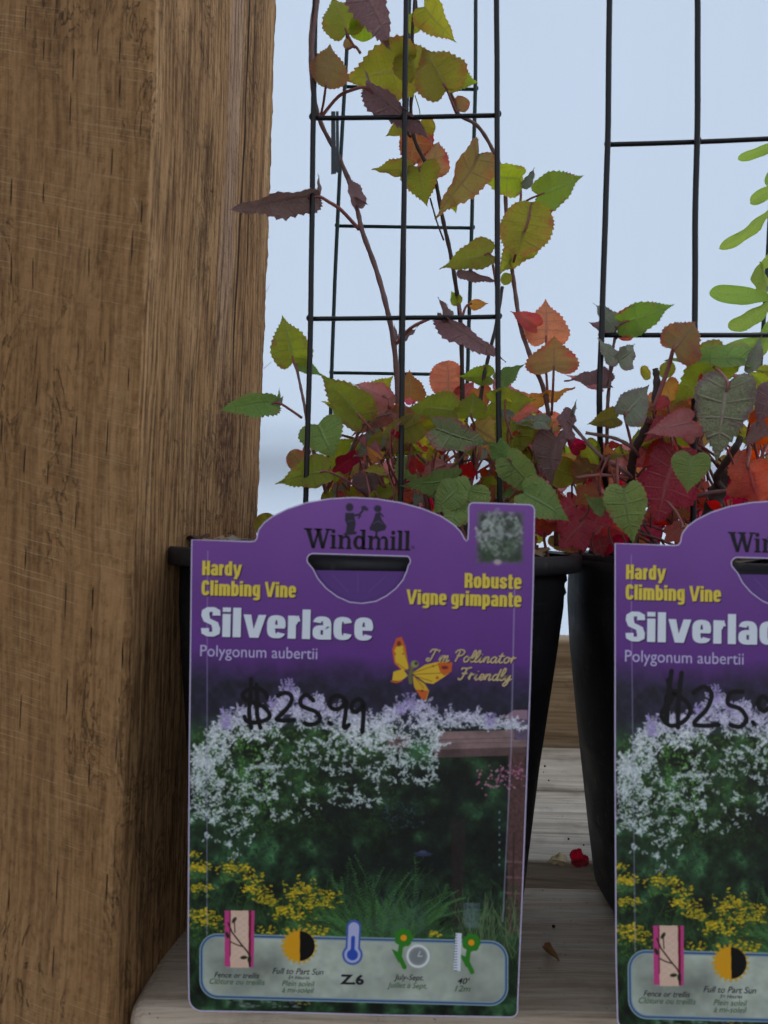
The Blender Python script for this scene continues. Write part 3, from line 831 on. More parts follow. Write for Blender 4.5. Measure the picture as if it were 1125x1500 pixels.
# --- middle column
A_(632, 256, 637, 197, .44, 1.0, -20, 'heart', 'bronze', var=2)
A_(610, 190, 598, 262, .445, .8, 10, 'heart', 'orange', var=3)
A_(614, 245, 623, 299, .425, 1.25, 10, 'heart', 'olive', var=0, stalk=[(636, 262, .43), (626, 250, .427)])
A_(598, 250, 544, 241, .43, .65, 30, 'heart', 'olive', var=1)
A_(700, 226, 652, 320, .40, .68, -30, 'heart', 'bronze', var=1, stalk=[(738, 250, .425), (715, 238, .41)])
A_(694, 232, 703, 214, .40, .3, 60, 'ovate', 'rose')
A_(664, 290, 668, 313, .41, .9, 20, 'ovate', 'green')
A_(760, 262, 694, 256, .415, .85, -25, 'heart', 'green', var=0)
A_(762, 268, 786, 246, .42, .6, 30, 'fold', 'grey')
A_(789, 286, 861, 259, .41, .82, 15, 'heart', 'gred', var=0, stalk=[(763, 300, .42), (775, 292, .415)], sr=.0006)
A_(779, 297, 757, 372, .405, 1.08, 10, 'round', 'olive', var=0, stalk=[(752, 384, .42), (762, 352, .41), (772, 330, .405)])
A_(776, 352, 728, 396, .42, .9, 20, 'heart', 'olive', var=2)
A_(762, 270, 763, 252, .42, .6, 10, 'ovate', 'green', stalk=[(762, 302, .42), (763, 285, .42)])
A_(744, 400, 738, 417, .42, 1, 0, 'round', 'olive')
A_(718, 372, 644, 386, .405, .75, 30, 'heart', 'olive', var=0, stalk=[(727, 420, .41), (724, 400, .408)])
A_(672, 394, 728, 416, .41, .85, 40, 'blade', 'mauve', var=2)
A_(672, 447, 660, 425, .43, 1.0, 0, 'ovate', 'green', stalk=[(676, 462, .43), (674, 455, .43)])
A_(688, 445, 716, 446, .43, .85, 20, 'ovate', 'orange', stalk=[(678, 462, .43), (682, 450, .43)])
A_(786, 478, 749, 453, .42, .75, 20, 'heart', 'coral', var=0)
A_(800, 500, 802, 434, .425, 1.15, 12, 'heart', 'coral', var=0, stalk=[(803, 590, .43), (800, 540, .428)])
A_(811, 542, 812, 494, .415, 1.85, 0, 'heart', 'bronze', var=3, stalk=[(808, 608, .43), (810, 570, .42)])
A_(880, 566, 834, 545, .42, .6, 30, 'heart', 'rose', var=1)
A_(780, 580, 846, 578, .43, .5, 40, 'heart', 'orange', var=1)
A_(640, 464, 736, 538, .395, .75, 30, 'blade', 'mauve', var=0, stalk=[(580, 504, .415), (600, 482, .405), (622, 470, .40)], sr=.0009)
A_(648, 470, 646, 434, .395, .4, 60, 'fold', 'mauve')
A_(585, 490, 616, 484, .42, .5, 40, 'ruffle', 'mauve')
A_(577, 500, 580, 474, .42, .5, 40, 'ovate', 'mauve')
# --- left side
A_(467, 288, 338, 321, .385, .80, -30, 'blade', 'mauve', var=1, stalk=[(526, 336, .405), (500, 308, .395), (482, 296, .39)], sr=.0009)
A_(464, 290, 472, 253, .385, .35, 40, 'ovate', 'mauve')
A_(522, 300, 515, 248, .40, .6, 30, 'heart', 'mauve', var=1)
A_(515, 290, 540, 300, .40, .6, 30, 'ovate', 'mauve')
A_(430, 530, 415, 457, .40, .95, 10, 'heart', 'green', var=0, stalk=[(436, 545, .40)])
A_(440, 528, 468, 552, .405, .8, 20, 'heart', 'bright')
A_(531, 614, 469, 540, .395, .72, 15, 'heart', 'green', var=0, stalk=[(560, 660, .41), (548, 635, .40)])
A_(525, 606, 471, 583, .405, .6, 20, 'heart', 'yellow', var=1)
A_(408, 590, 322, 608, .39, 1.15, -20, 'blade', 'bright', var=1, stalk=[(442, 612, .40), (425, 600, .395)])
A_(404, 592, 410, 568, .39, .4, 40, 'ovate', 'bright')
A_(405, 594, 416, 580, .39, .7, 10, 'ovate', 'grey')
A_(466, 622, 488, 672, .39, 1.45, 8, 'heart', 'bright', var=0, flip=1)
A_(480, 668, 522, 644, .405, .95, 15, 'heart', 'green', var=1, stalk=[(540, 650, .41), (510, 640, .41), (495, 640, .405)])
A_(478, 690, 400, 703, .385, .75, 25, 'heart', 'green', var=0, stalk=[(560, 745, .42), (520, 712, .40), (495, 697, .39)])
A_(450, 690, 425, 660, .41, .9, 10, 'round', 'bronze')
A_(470, 672, 458, 710, .415, 1.0, 10, 'round', 'bronze')
A_(440, 690, 470, 712, .41, .8, 20, 'round', 'yellow')
A_(450, 668, 446, 650, .42, 1, 0, 'ovate', 'orange')
A_(522, 668, 486, 690, .40, .62, 10, 'lobed', 'red', stalk=[(560, 720, .42), (545, 680, .41)])
A_(405, 762, 374, 776, .44, 1.2, 0, 'round', 'olive')
# --- the mass above the label
A_(566, 584, 517, 555, .40, .62, 20, 'heart', 'rose', var=2, stalk=[(576, 620, .41)])
A_(577, 594, 512, 634, .405, .7, 20, 'heart', 'rose', var=1)
A_(538, 590, 580, 552, .42, 1.0, 20, 'heart', 'yellow', var=0)
A_(600, 582, 603, 540, .43, 1.3, 20, 'heart', 'orange', var=1)
A_(657, 582, 656, 527, .44, 1.0, 0, 'round', 'coral')
A_(675, 586, 696, 556, .44, 1.0, 0, 'heart', 'coral')
A_(664, 600, 592, 594, .395, .80, 20, 'heart', 'green', var=0)
A_(690, 610, 694, 572, .40, 1.6, 0, 'heart', 'green', var=0, stalk=[(690, 640, .41), (695, 625, .405)])
A_(718, 552, 672, 548, .41, .8, 20, 'heart', 'green', var=1)
A_(728, 556, 772, 538, .40, .8, 30, 'heart', 'bright', var=1)
A_(720, 590, 788, 590, .39, .85, 20, 'heart', 'green', var=0)
A_(735, 548, 762, 600, .42, .6, 40, 'ruffle', 'rose')
A_(700, 570, 712, 606, .42, 1.0, 10, 'heart', 'orange')
A_(612, 620, 551, 645, .39, .8, 20, 'heart', 'olive', var=3)
A_(640, 622, 600, 632, .40, .8, 10, 'heart', 'yellow', var=0)
A_(639, 628, 722, 658, .375, .68, 20, 'heart', 'mixed', var=0)
A_(680, 650, 620, 646, .39, .4, 20, 'heart', 'green', var=2)
A_(757, 622, 740, 682, .40, 1.1, 15, 'heart', 'green', var=1)
A_(594, 700, 590, 655, .40, 1.0, 30, 'heart', 'bright', var=1)
A_(557, 640, 520, 670, .40, .8, 10, 'heart', 'grey', var=2)
A_(545, 655, 560, 628, .39, .8, 10, 'heart', 'olive', var=1)
A_(668, 700, 588, 718, .375, .62, -20, 'heart', 'bright', var=1)
A_(670, 716, 632, 752, .365, 1.05, 10, 'heart', 'bright', var=0)
A_(690, 712, 650, 786, .365, .9, 10, 'heart', 'bright', var=3)
A_(640, 725, 670, 706, .375, .6, 30, 'heart', 'bright')
A_(745, 672, 797, 736, .365, .70, 15, 'heart', 'bright', var=1, stalk=[(738, 700, .40), (738, 685, .38)])
A_(768, 722, 840, 762, .36, .80, -15, 'heart', 'bright', var=0)
A_(730, 650, 750, 700, .38, .7, 30, 'heart', 'bright', var=2)
A_(800, 622, 752, 614, .395, .6, 30, 'heart', 'grey', var=1)
A_(838, 604, 826, 660, .40, .6, 40, 'ruffle', 'mauve', var=1)
A_(815, 640, 802, 712, .40, .75, 20, 'fold', 'mauve', var=0)
A_(835, 610, 845, 585, .40, .35, 30, 'ovate', 'grey')
A_(760, 660, 790, 640, .41, .8, 30, 'heart', 'rose')
A_(842, 700, 800, 680, .41, 1.1, 10, 'round', 'olive')

# ---------------- right vine, named leaves
B_ = lambda *a, **k: leaf(vineB, *a, **k)
stem(vineB, [(960, 540, .39), (962, 560, .39), (957, 600, .392), (945, 630, .395), (930, 660, .40), (925, 700, .41), (930, 800, .43)][::-1], .0026, .0016, M_dstem, .12)
stem(vineB, [(1062, 720, .40), (1050, 700, .40), (1075, 660, .39), (1085, 640, .39)], .0022, .0016, M_dstem, .12)
stem(vineB, [(1075, 690, .42), (1052, 720, .42), (1040, 760, .42), (1035, 800, .42)], .0045, .0050, M_dstem, .1)
stem(vineB, [(1010, 730, .39), (1040, 722, .385), (1082, 718, .38)], .0013, .0011)
stem(vineB, [(902, 478, .40), (900, 500, .40), (896, 520, .40), (893, 560, .40), (890, 600, .40), (889, 700, .41), (892, 800, .42)][::-1], .0012, .0007)
stem(vineB, [(920, 478, .40), (900, 498, .40)], .0006, .0006)
stem(vineB, [(902, 520, .40), (891, 562, .40)], .0006, .0006)
stem(vineB, [(832, 615, .40), (862, 650, .395), (885, 672, .39), (915, 690, .39), (925, 700, .40)], .0009, .0011)
stem(vineB, [(858, 634, .395), (900, 642, .39), (925, 655, .39), (935, 668, .40)], .0009, .0011)
stem(vineB, [(845, 700, .395), (880, 696, .39), (920, 700, .395)], .0010, .0009, M_stalk)
stem(vineB, [(905, 712, .385), (904, 690, .385), (905, 668, .39)], .0009, .0008, M_stalk)
B_(900, 482, 876, 438, .40, .75, 30, 'heart', 'grey', var=2)
B_(893, 485, 864, 470, .405, .7, 20, 'heart', 'mauve')
B_(912, 473, 996, 447, .395, .62, 12, 'heart', 'gred', var=0, stalk=[(904, 482, .40)])
B_(905, 490, 928, 492, .41, .8, 10, 'round', 'orange')
B_(905, 525, 870, 500, .39, .8, 40, 'heart', 'grey', var=3)
B_(908, 528, 938, 505, .39, 1.15, 25, 'ruffle', 'grey', var=1)
B_(890, 562, 833, 548, .40, .6, 30, 'ruffle', 'mauve', var=0)
B_(986, 512, 1030, 466, .375, 1.25, 12, 'heart', 'bronze', var=2, stalk=[(950, 620, .39), (968, 570, .385), (980, 535, .38)], sr=.0011)
B_(1090, 528, 984, 516, .38, .42, 30, 'heart', 'bright', var=1)
B_(1060, 520, 984, 590, .385, .72, 10, 'heart', 'green', var=0)
B_(1066, 560, 1046, 676, .355, .80, 8, 'heart', 'heartg', var=0, stalk=[(1046, 538, .380), (1056, 546, .368)], sr=.0008)
B_(1094, 546, 1117, 490, .375, .5, 20, 'ovate', 'grey', var=1)
B_(915, 608, 957, 563, .375, 1.0, 20, 'heart', 'grey', var=0, stalk=[(926, 655, .39), (920, 630, .385)])
B_(904, 612, 862, 618, .385, .9, 20, 'heart', 'olive', var=1)
B_(925, 612, 945, 628, .40, .9, 20, 'heart', 'olive', var=2)
B_(1012, 618, 948, 632, .37, .75, 12, 'heart', 'rose', var=0)
B_(1018, 640, 990, 610, .375, .9, 10, 'heart', 'rose', var=2)
B_(1014, 668, 1005, 722, .36, 1.15, 10, 'heart', 'bright', var=0)
B_(914, 716, 926, 800, .36, .82, 8, 'heart', 'bright', var=0)
B_(884, 748, 856, 728, .37, .9, 20, 'heart', 'bright')
B_(966, 548, 990, 536, .40, 1.0, 20, 'round', 'olive')
B_(950, 556, 940, 536, .40, .7, 20, 'round', 'olive')
B_(975, 560, 985, 600, .40, 1.0, 10, 'heart', 'orange', var=1)
B_(1005, 590, 965, 605, .395, .7, 20, 'heart', 'orange', var=3)
B_(1010, 596, 960, 640, .40, .9, 20, 'heart', 'orange', var=2)
B_(985, 620, 960, 600, .40, .9, 20, 'lobed', 'orange')
B_(965, 640, 930, 680, .40, .9, 20, 'lobed', 'coral')
B_(990, 660, 960, 762, .385, .75, 10, 'lobed', 'crimson', var=0)
B_(975, 650, 940, 690, .39, .8, 10, 'heart', 'red')
B_(1095, 680, 1110, 742, .37, 1.1, 10, 'lobed', 'crimson', var=1, stalk=[(1094, 640, .38), (1098, 660, .375)], sr=.0009)
B_(1086, 700, 1120, 745, .375, 1.0, 10, 'heart', 'red')
B_(1120, 600, 1150, 660, .38, .9, 10, 'lobed', 'red')
B_(1122, 625, 1090, 650, .37, .8, 20, 'heart', 'mauve')
B_(1135, 570, 1105, 620, .36, .8, 20, 'heart', 'mauve', var=1)
B_(1130, 545, 1100, 540, .39, .6, 30, 'heart', 'olive')
B_(1085, 660, 1070, 700, .40, .9, 10, 'heart', 'coral')
B_(1110, 690, 1075, 680, .40, .9, 10, 'heart', 'orange')
B_(850, 660, 830, 640, .40, 1.0, 10, 'heart', 'red')
B_(858, 650, 880, 690, .40, .9, 10, 'heart', 'green', var=2)
B_(865, 680, 838, 712, .40, 1.1, 20, 'heart', 'bronze')
B_(840, 740, 800, 760, .40, .9, 20, 'lobed', 'crimson')
B_(860, 760, 820, 800, .395, .9, 10, 'lobed', 'crimson')
B_(880, 750, 850, 800, .40, 1.0, 10, 'heart', 'crimson')
B_(875, 718, 842, 735, .39, 1.0, 10, 'lobed', 'orange')
B_(1000, 770, 975, 792, .37, .9, 10, 'lobed', 'coral', stalk=[(978, 735, .38), (992, 752, .375)])

for i, (x, y) in enumerate([(800, 760), (815, 785), (790, 740), (830, 730), (845, 755), (858, 790), (838, 785), (872, 775), (812, 715), (865, 735), (1090, 730), (960, 735), (985, 745), (950, 770)]):
    B_(x, y, x + (-22, 18, -10, 26)[i % 4], y + (24, 30, 14)[i % 3], .44 + .012 * (i % 4), 1.0, (-30, 20, 40)[i % 3], ('lobed', 'heart')[i % 2], ('crimson', 'bronze', 'red', 'crimson', 'olive')[i % 5])
# ---------------- the tangle low in each pot
def tangle(plant, n, seed, cx, cy, top, cols, x0, x1, y1, rz):
    rg = random.Random(seed)
    k = 0
    while k < n:
        x = rg.uniform(x0, x1)
        yt = top(x)
        y = rg.uniform(yt, y1)
        d = rg.uniform(.395, .53)
        t = (y - yt) / (y1 - yt)
        c = rg.choice(cols[0] if t < .35 else cols[1] if t < .7 else cols[2])
        L = rg.uniform(28, 66) * (.42 / d)
        a = rg.uniform(0, math.tau)
        kd = 'lobed' if c in ('red', 'crimson') and rg.random() < .6 else rg.choice(('heart', 'heart', 'heart', 'ovate', 'round', 'ruffle'))
        bx, by = x, y
        tx, ty = x + L * math.cos(a), y + L * abs(math.sin(a)) * rg.choice((.9, -.6))
        if min(by, ty) < yt - 8: ty = by + abs(ty - by)
        q = P(bx, by, d)
        # stalk comes from the soil
        s = Vector((q.x + (cx - q.x) * rg.uniform(.1, .5) + rg.uniform(-.035, .035), q.y + (cy - q.y) * rg.uniform(0, .4), max(rz - .01, q.z - rg.uniform(.015, .07))))
        o = leaf(plant, bx, by, tx, ty, d, rg.uniform(.7, 1.15), rg.uniform(-50, 50), kd, c, dd=rg.uniform(-.012, .012))
        mid = (s * .45 + q * .55) + Vector((rg.uniform(-.01, .01), rg.uniform(-.01, .01), .006))
        bm = bmesh.new(); tube_bm(bm, catmull([s, mid, q], 5), .0010, .0006, 5)
        st = link('leaf_stalk', mesh_from(bm, 'leaf_stalk', True), rg.choice((M_stalk, M_stalk, M_stem))); st.parent = o
        st.matrix_parent_inverse = leaf.M.inverted()
        k += 1
def topA(x):
    pts = [(470, 715), (500, 680), (530, 640), (560, 610), (620, 590), (700, 590), (780, 590), (840, 640)]
    return float(np.interp(x, [p[0] for p in pts], [p[1] for p in pts]))
def topB(x):
    pts = [(840, 640), (860, 660), (900, 655), (930, 640), (960, 560), (1000, 560), (1060, 545), (1180, 540)]
    return float(np.interp(x, [p[0] for p in pts], [p[1] for p in pts]))
def sprigs(plant, n, seed, x0, x1, top, y1, cols):
    rg = random.Random(seed)
    for k in range(n):
        x = rg.uniform(x0, x1); y = rg.uniform(top(x) - 6, y1); d = rg.uniform(.375, .50)
        a = rg.uniform(0, math.tau); L = rg.uniform(13, 36)
        sx, sy = x + rg.uniform(-22, 22), y + rg.uniform(25, 60)
        leaf(plant, x, y, x + L * math.cos(a), y - L * math.sin(a) * .8, d, rg.uniform(.6, 1.1), rg.uniform(-60, 60), rg.choice(('heart', 'ovate', 'ovate', 'fold', 'blade')), rg.choice(cols),
             dd=rg.uniform(-.006, .006), stalk=[(sx, sy, d + .01), ((x + sx) / 2 + rg.uniform(-6, 6), (y + sy) / 2, d + .004)], sr=.00055)
sprigs(vineA, 120, 31, 485, 835, topA, 740, ['green', 'bright', 'olive', 'coral', 'rose', 'red', 'yellow', 'orange', 'grey'])
sprigs(vineB, 105, 32, 845, 1125, topB, 780, ['coral', 'red', 'rose', 'orange', 'olive', 'green', 'crimson', 'bronze'])
tangle(vineA, 120, 11, POT1.x, POT1.y, topA, (['olive', 'bronze', 'green', 'yellow', 'coral', 'green'], ['olive', 'bronze', 'crimson', 'green', 'rose', 'red', 'mauve'], ['crimson', 'red', 'coral', 'red', 'orange', 'olive', 'bright', 'bright', 'green']), 490, 830, 770, RIM)
tangle(vineB, 125, 12, POT2.x, POT2.y, topB, (['orange', 'olive', 'bronze', 'coral', 'green'], ['orange', 'coral', 'red', 'bronze', 'coral', 'rose', 'olive'], ['red', 'red', 'coral', 'crimson', 'orange']), 850, 1180, 795, RIM)

# ---------------- lime leaved plant at the right edge
lime = thing('leafy_shrub', 'bright lime green shrub with smooth oval leaves at the right edge', 'shrub', P(1150, 800, .52))
stem(lime, [(1150, 800, .52), (1146, 560, .50), (1138, 430, .50), (1136, 300, .50), (1140, 180, .50)], .002, .0012, M_gstem)
for (bx, by, tx, ty, w) in [(1150, 205, 1089, 236, .75), (1142, 236, 1122, 272, 1.2), (1140, 272, 1100, 296, 1.3), (1136, 300, 1079, 368, .75), (1150, 330, 1128, 392, 1.1), (1128, 440, 1108, 386, 1.35),
                            (1128, 436, 1055, 432, .95), (1134, 442, 1076, 485, 1.35), (1134, 470, 1110, 520, 1.0), (1134, 496, 1066, 508, .75), (1128, 420, 1140, 380, 1.1), (1140, 500, 1100, 490, 1.0)]:
    leaf(lime, bx, by, tx, ty, .49, w * .70, rng.uniform(-55, 55), 'obov', 'lime', dd=rng.uniform(-.01, .01))

# ---------------------------------------------------------------- the printed label
TS = .2955e-3          # metres per photo pixel on the label
TCX, TCY = 530.0, 1110.0
ca, sa = math.cos(ROLL), math.sin(ROLL)
def tl(px, py):
    """photo pixel on the left label -> label coordinates in pixels (x right, y up)"""
    dx, dy = px - TCX, py - TCY
    return (dx * ca + dy * sa, dx * sa - dy * ca)

CW, CH, CS = 540, 800, 2.0       # canvas size in label pixels, samples per pixel
W_, H_ = int(CW * CS), int(CH * CS)
img = np.zeros((H_, W_, 3), np.float32)
def cxy(px, py):
    x, y = tl(px, py)
    return ((x + CW / 2) * CS, (y + CH / 2) * CS)
nrg = np.random.default_rng(3)
def vnoise(h, w, cells, seed, oct=4):
    r = np.random.default_rng(seed); out = np.zeros((h, w), np.float32); amp = 1; tot = 0
    for o in range(oct):
        n = int(cells * 2 ** o) + 2
        m = int(cells * h / w * 2 ** o) + 2
        g = r.random((m, n)).astype(np.float32)
        yy = np.linspace(0, m - 1.001, h); xx = np.linspace(0, n - 1.001, w)
        y0 = yy.astype(int); x0 = xx.astype(int); fy = (yy - y0)[:, None]; fx = (xx - x0)[None, :]
        fy = fy * fy * (3 - 2 * fy); fx = fx * fx * (3 - 2 * fx)
        a = g[np.ix_(y0, x0)]; b_ = g[np.ix_(y0, x0 + 1)]; c = g[np.ix_(y0 + 1, x0)]; d = g[np.ix_(y0 + 1, x0 + 1)]
        out += amp * ((a * (1 - fx) + b_ * fx) * (1 - fy) + (c * (1 - fx) + d * fx) * fy); tot += amp; amp *= .55
    return out / tot
def dab(px, py, rx, ry, ang, col, al=1.0, soft=.35):
    x, y = cxy(px, py); rx *= CS; ry *= CS
    m = max(rx, ry) + 2
    x0, x1, y0, y1 = int(max(0, x - m)), int(min(W_, x + m + 1)), int(max(0, y - m)), int(min(H_, y + m + 1))
    if x0 >= x1 or y0 >= y1: return
    yy, xx = np.mgrid[y0:y1, x0:x1]
    c, s = math.cos(ang), math.sin(ang)
    u = ((xx - x) * c + (yy - y) * s) / rx; v = (-(xx - x) * s + (yy - y) * c) / ry
    a = np.clip((1 - np.sqrt(u * u + v * v)) / soft, 0, 1)[..., None] * al
    img[y0:y1, x0:x1] = img[y0:y1, x0:x1] * (1 - a) + np.array(col, np.float32) / 255 * a
def stroke(pts, w, col, al=1.0):
    q = [cxy(*p) for p in pts]
    w = w * CS / 2
    x0 = int(max(0, min(p[0] for p in q) - w - 2)); x1 = int(min(W_, max(p[0] for p in q) + w + 3))
    y0 = int(max(0, min(p[1] for p in q) - w - 2)); y1 = int(min(H_, max(p[1] for p in q) + w + 3))
    if x0 >= x1 or y0 >= y1: return
    yy, xx = np.mgrid[y0:y1, x0:x1].astype(np.float32)
    dm = np.full(xx.shape, 1e9, np.float32)
    for (ax, ay), (bx, by) in zip(q, q[1:]):
        L = (bx - ax) ** 2 + (by - ay) ** 2 + 1e-6
        t = np.clip(((xx - ax) * (bx - ax) + (yy - ay) * (by - ay)) / L, 0, 1)
        dm = np.minimum(dm, np.hypot(xx - ax - t * (bx - ax), yy - ay - t * (by - ay)))
    a = (np.clip(w - dm + .7, 0, 1) * al)[..., None]
    img[y0:y1, x0:x1] = img[y0:y1, x0:x1] * (1 - a) + np.array(col, np.float32) / 255 * a
def fill(pts, col, al=1.0, tex=0.0):
    q = [cxy(*p) for p in pts]
    x0 = int(max(0, min(p[0] for p in q))); x1 = int(min(W_, max(p[0] for p in q) + 1))
    y0 = int(max(0, min(p[1] for p in q))); y1 = int(min(H_, max(p[1] for p in q) + 1))
    if x0 >= x1 or y0 >= y1: return
    yy, xx = np.mgrid[y0:y1, x0:x1]
    ins = np.zeros(xx.shape, bool)
    for (ax, ay), (bx, by) in zip(q, q[1:] + q[:1]):
        if ay == by: continue
        c = ((ay > yy) != (by > yy)) & (xx < (bx - ax) * (yy - ay) / (by - ay) + ax)
        ins ^= c
    a = (ins * al)[..., None]
    cc = np.array(col, np.float32) / 255
    if tex: cc = cc * (1 + tex * (vnoise(y1 - y0, x1 - x0, 8, 9)[..., None] - .5) * 2)
    img[y0:y1, x0:x1] = img[y0:y1, x0:x1] * (1 - a) + cc * a

# canvas rows: index 0 = bottom
Y = np.linspace(CH / 2, -CH / 2, H_)[::-1]          # label y (up) of every row
pyrow = TCY - np.linspace(-CH / 2, CH / 2, H_)      # roughly the photo row
t = np.clip((pyrow - 730) / 240, 0, 1)[:, None, None]
nz = vnoise(H_, W_, 10, 21)[..., None]
purple = np.array((128, 74, 158)) / 255 * (1 - t) + np.array((98, 50, 132)) / 255 * t
img[:] = purple * (.96 + .08 * nz)
n2 = vnoise(H_, W_, 60, 22, 4)[..., None]
dark = np.array((38, 36, 56)) / 255 * (.55 + .9 * n2)
k = np.clip((pyrow[:, None, None] - 965 + (nz - .5) * 40) / 45, 0, 1)
img[:] = img * (1 - k) + dark * k
n3 = vnoise(H_, W_, 26, 23, 5)[..., None]
grn = np.array((30, 52, 32)) / 255 * (.15 + 1.5 * n3 ** 2.0 * 2.2)
k = np.clip((pyrow[:, None, None] - 1045 + (nz - .5) * 40) / 35, 0, 1)
img[:] = img * (1 - k) + grn * k
U = lambda a, b_: float(nrg.uniform(a, b_))
# lit foliage
for i in range(2600):
    x = U(285, 580); y = U(1065, 1225)
    g = U(.5, 1.25) * (1.25 if 350 < x < 400 else .85) * (1 - max(0, y - 1150) / 160)
    dab(x, y, U(2, 5), U(1, 2.2), U(0, 3.1), (78 * g, 126 * g, 52 * g), U(.3, .85))
for i in range(1500):
    x = U(276, 765); y = U(1180, 1330); g = U(.3, .9)
    dab(x, y, U(2, 6), U(1, 2), U(0, 3.1), (32 * g, 62 * g, 42 * g), U(.2, .6))
for i in range(420):       # dark recess under the beam
    dab(U(470, 750), U(1120, 1330), U(8, 26), U(8, 24), U(0, 3), (14, 20, 20), U(.15, .45), .9)
for i in range(900):
    x = U(470, 745); y = U(1120, 1320); g = U(.4, 1)
    dab(x, y, U(1, 4), U(.8, 1.6), U(0, 3), (36 * g, 58 * g, 52 * g), U(.2, .7))
# pergola beam, post, bird house
fill([(566, 1076), (602, 1077), (598, 1096), (566, 1096)], (104, 84, 84), 1, .3)
fill([(636, 1072), (772, 1069), (770, 1104), (636, 1108)], (134, 108, 106), 1, .25)
fill([(640, 1098), (771, 1094), (770, 1106), (640, 1110)], (92, 70, 70), 1, .25)
stroke([(640, 1084), (770, 1080)], 1.2, (96, 76, 80), .7); stroke([(640, 1091), (700, 1088), (770, 1088)], 1, (98, 78, 80), .6)
fill([(744, 1104), (769, 1102), (764, 1370), (742, 1370)], (88, 60, 58), 1, .35)
fill([(735, 1052), (752, 1040), (772, 1040), (772, 1054)], (150, 118, 134)); fill([(752, 1054), (772, 1054), (771, 1084), (752, 1084)], (100, 84, 108), 1, .2)
for yy in (1262, 1285, 1308, 1330): stroke([(742, yy), (764, yy + 1)], 3, (122, 92, 92), .8)
stroke([(752, 1220), (750, 1370)], 2.5, (60, 40, 40), .8)
fill([(660, 1200), (682, 1200), (676, 1380), (662, 1380)], (44, 32, 34), .7, .3)
# flowers
def panicle(x, y, L, ang, col, al=.9):
    L *= 1.25; n = int(L / 2.0)
    if al > .5: dab(x + math.cos(ang) * L * .35, y - math.sin(ang) * L * .35, L * .42, L * .28, -ang, tuple(c * .82 for c in col), .32, .9)
    for j in range(n):
        tt = j / n; w = (1 - tt) * 3.2 + .6
        dx, dy = math.cos(ang) * L * tt, math.sin(ang) * L * tt
        g = U(.80, 1.12)
        dab(x + dx + U(-w, w), y - dy + U(-w, w), U(2.0, 4.8), U(1.0, 2.0), U(0, 3.1), tuple(min(255, c * g * 1.04) for c in col), al * U(.8, 1.0), .65)
def topf(x): return float(np.interp(x, [280, 300, 325, 350, 400, 425, 440, 480, 520, 560, 590, 625, 650, 690, 720, 770], [1118, 1092, 1056, 1046, 1040, 1012, 1022, 1036, 1052, 1052, 1032, 1034, 1044, 1052, 1056, 1066]))
for i in range(820):
    x = U(284, 768); y0 = topf(x)
    dens = float(np.interp(x, [284, 345, 420, 560, 640, 768], [70, 60, 44, 62, 70, 16]))
    y = y0 + abs(float(nrg.normal(0, 1))) * dens * .5
    if y > 1068 and x > 645: continue
    lav = np.clip((1075 - y) / 35, 0, 1)
    panicle(x, y, U(7, 17), U(.2, 2.9), (222 * (1 - lav) + 204 * lav, 228 * (1 - lav) + 196 * lav, 232 * (1 - lav) + 226 * lav), .85)
for (sx_, sy, sl) in ((425, 1012, 20), (330, 1062, 26), (600, 1032, 20), (400, 1030, 12), (718, 1058, 16), (586, 1040, 15), (445, 1026, 12)):
    for _ in range(4): panicle(sx_ + U(-5, 5), sy + 6, sl, U(1.1, 2.0), (176, 160, 212), .85)
for (x0, x1, y0, y1, n) in ((284, 330, 1090, 1210, 120), (330, 400, 1120, 1170, 34), (335, 372, 1150, 1262, 34), (300, 345, 1180, 1240, 20), (370, 420, 1070, 1200, 36), (430, 520, 1080, 1130, 44), (480, 560, 1110, 1180, 40), (560, 640, 1080, 1150, 80), (400, 470, 1150, 1210, 12)):
    for i in range(n):
        panicle(U(x0, x1), U(y0, y1), U(5, 12), U(-1, 4), (204, 216, 214), .8)
for i in range(80): dab(U(698, 768), 1138 + float(nrg.normal(0, 10)), U(1.5, 3.5), U(1, 2.5), U(0, 3), (176, 96, 132) if U(0, 1) < .7 else (196, 140, 160), .8)
for i in range(60): dab(U(560, 620), U(1170, 1215), U(2, 4), 1.2, U(0, 3), (74, 92, 118), .4)
dab(619, 1251, 16, 4, 0, (50, 54, 82), 1); dab(619, 1248, 7, 3, 0, (66, 72, 104), 1)
for yy in range(1190, 1275, 11): dab(731, yy, 1.8, 2.4, 0, (104, 130, 140), .9)
# undergrowth
for i in range(3200):
    x = U(272, 765); y = float(nrg.triangular(1290, 1400, 1478)); g = U(.35, 1.15) * (.7 if y > 1390 else 1)
    c = (58, 96, 40) if x < 500 else (54, 92, 52)
    stroke([(x, y), (x + U(-7, 7), y - U(3, 16))], U(.7, 1.7), tuple(v * g for v in c), U(.35, .85))
for i in range(150):           # feathery plant
    a = U(-1.15, 1.15); L = U(40, 135) * (1 - .2 * abs(a)); bx = 560 + a * 46; by = 1386 + U(-22, 8); cv_ = U(-.5, .5)
    f_ = lambda s: (bx + math.sin(a + cv_ * s) * L * s, by - math.cos(a + cv_ * s) * L * s)
    g = U(.45, 1.15)
    stroke([f_(s) for s in (0, .25, .5, .75, 1)], 1.0, (60 * g, 104 * g, 58 * g), .4)
    for s_ in np.linspace(.1, 1, 26):
        px_, py_ = f_(s_)
        for sg in (-1, 1):
            l = (1.2 - s_) * U(5, 13)
            stroke([(px_, py_), (px_ + sg * l * U(.5, .9) + math.sin(a) * 3, py_ - l * U(.3, .8))], U(.7, 1.2), (74 * g, 124 * g, 64 * g), U(.3, .8))
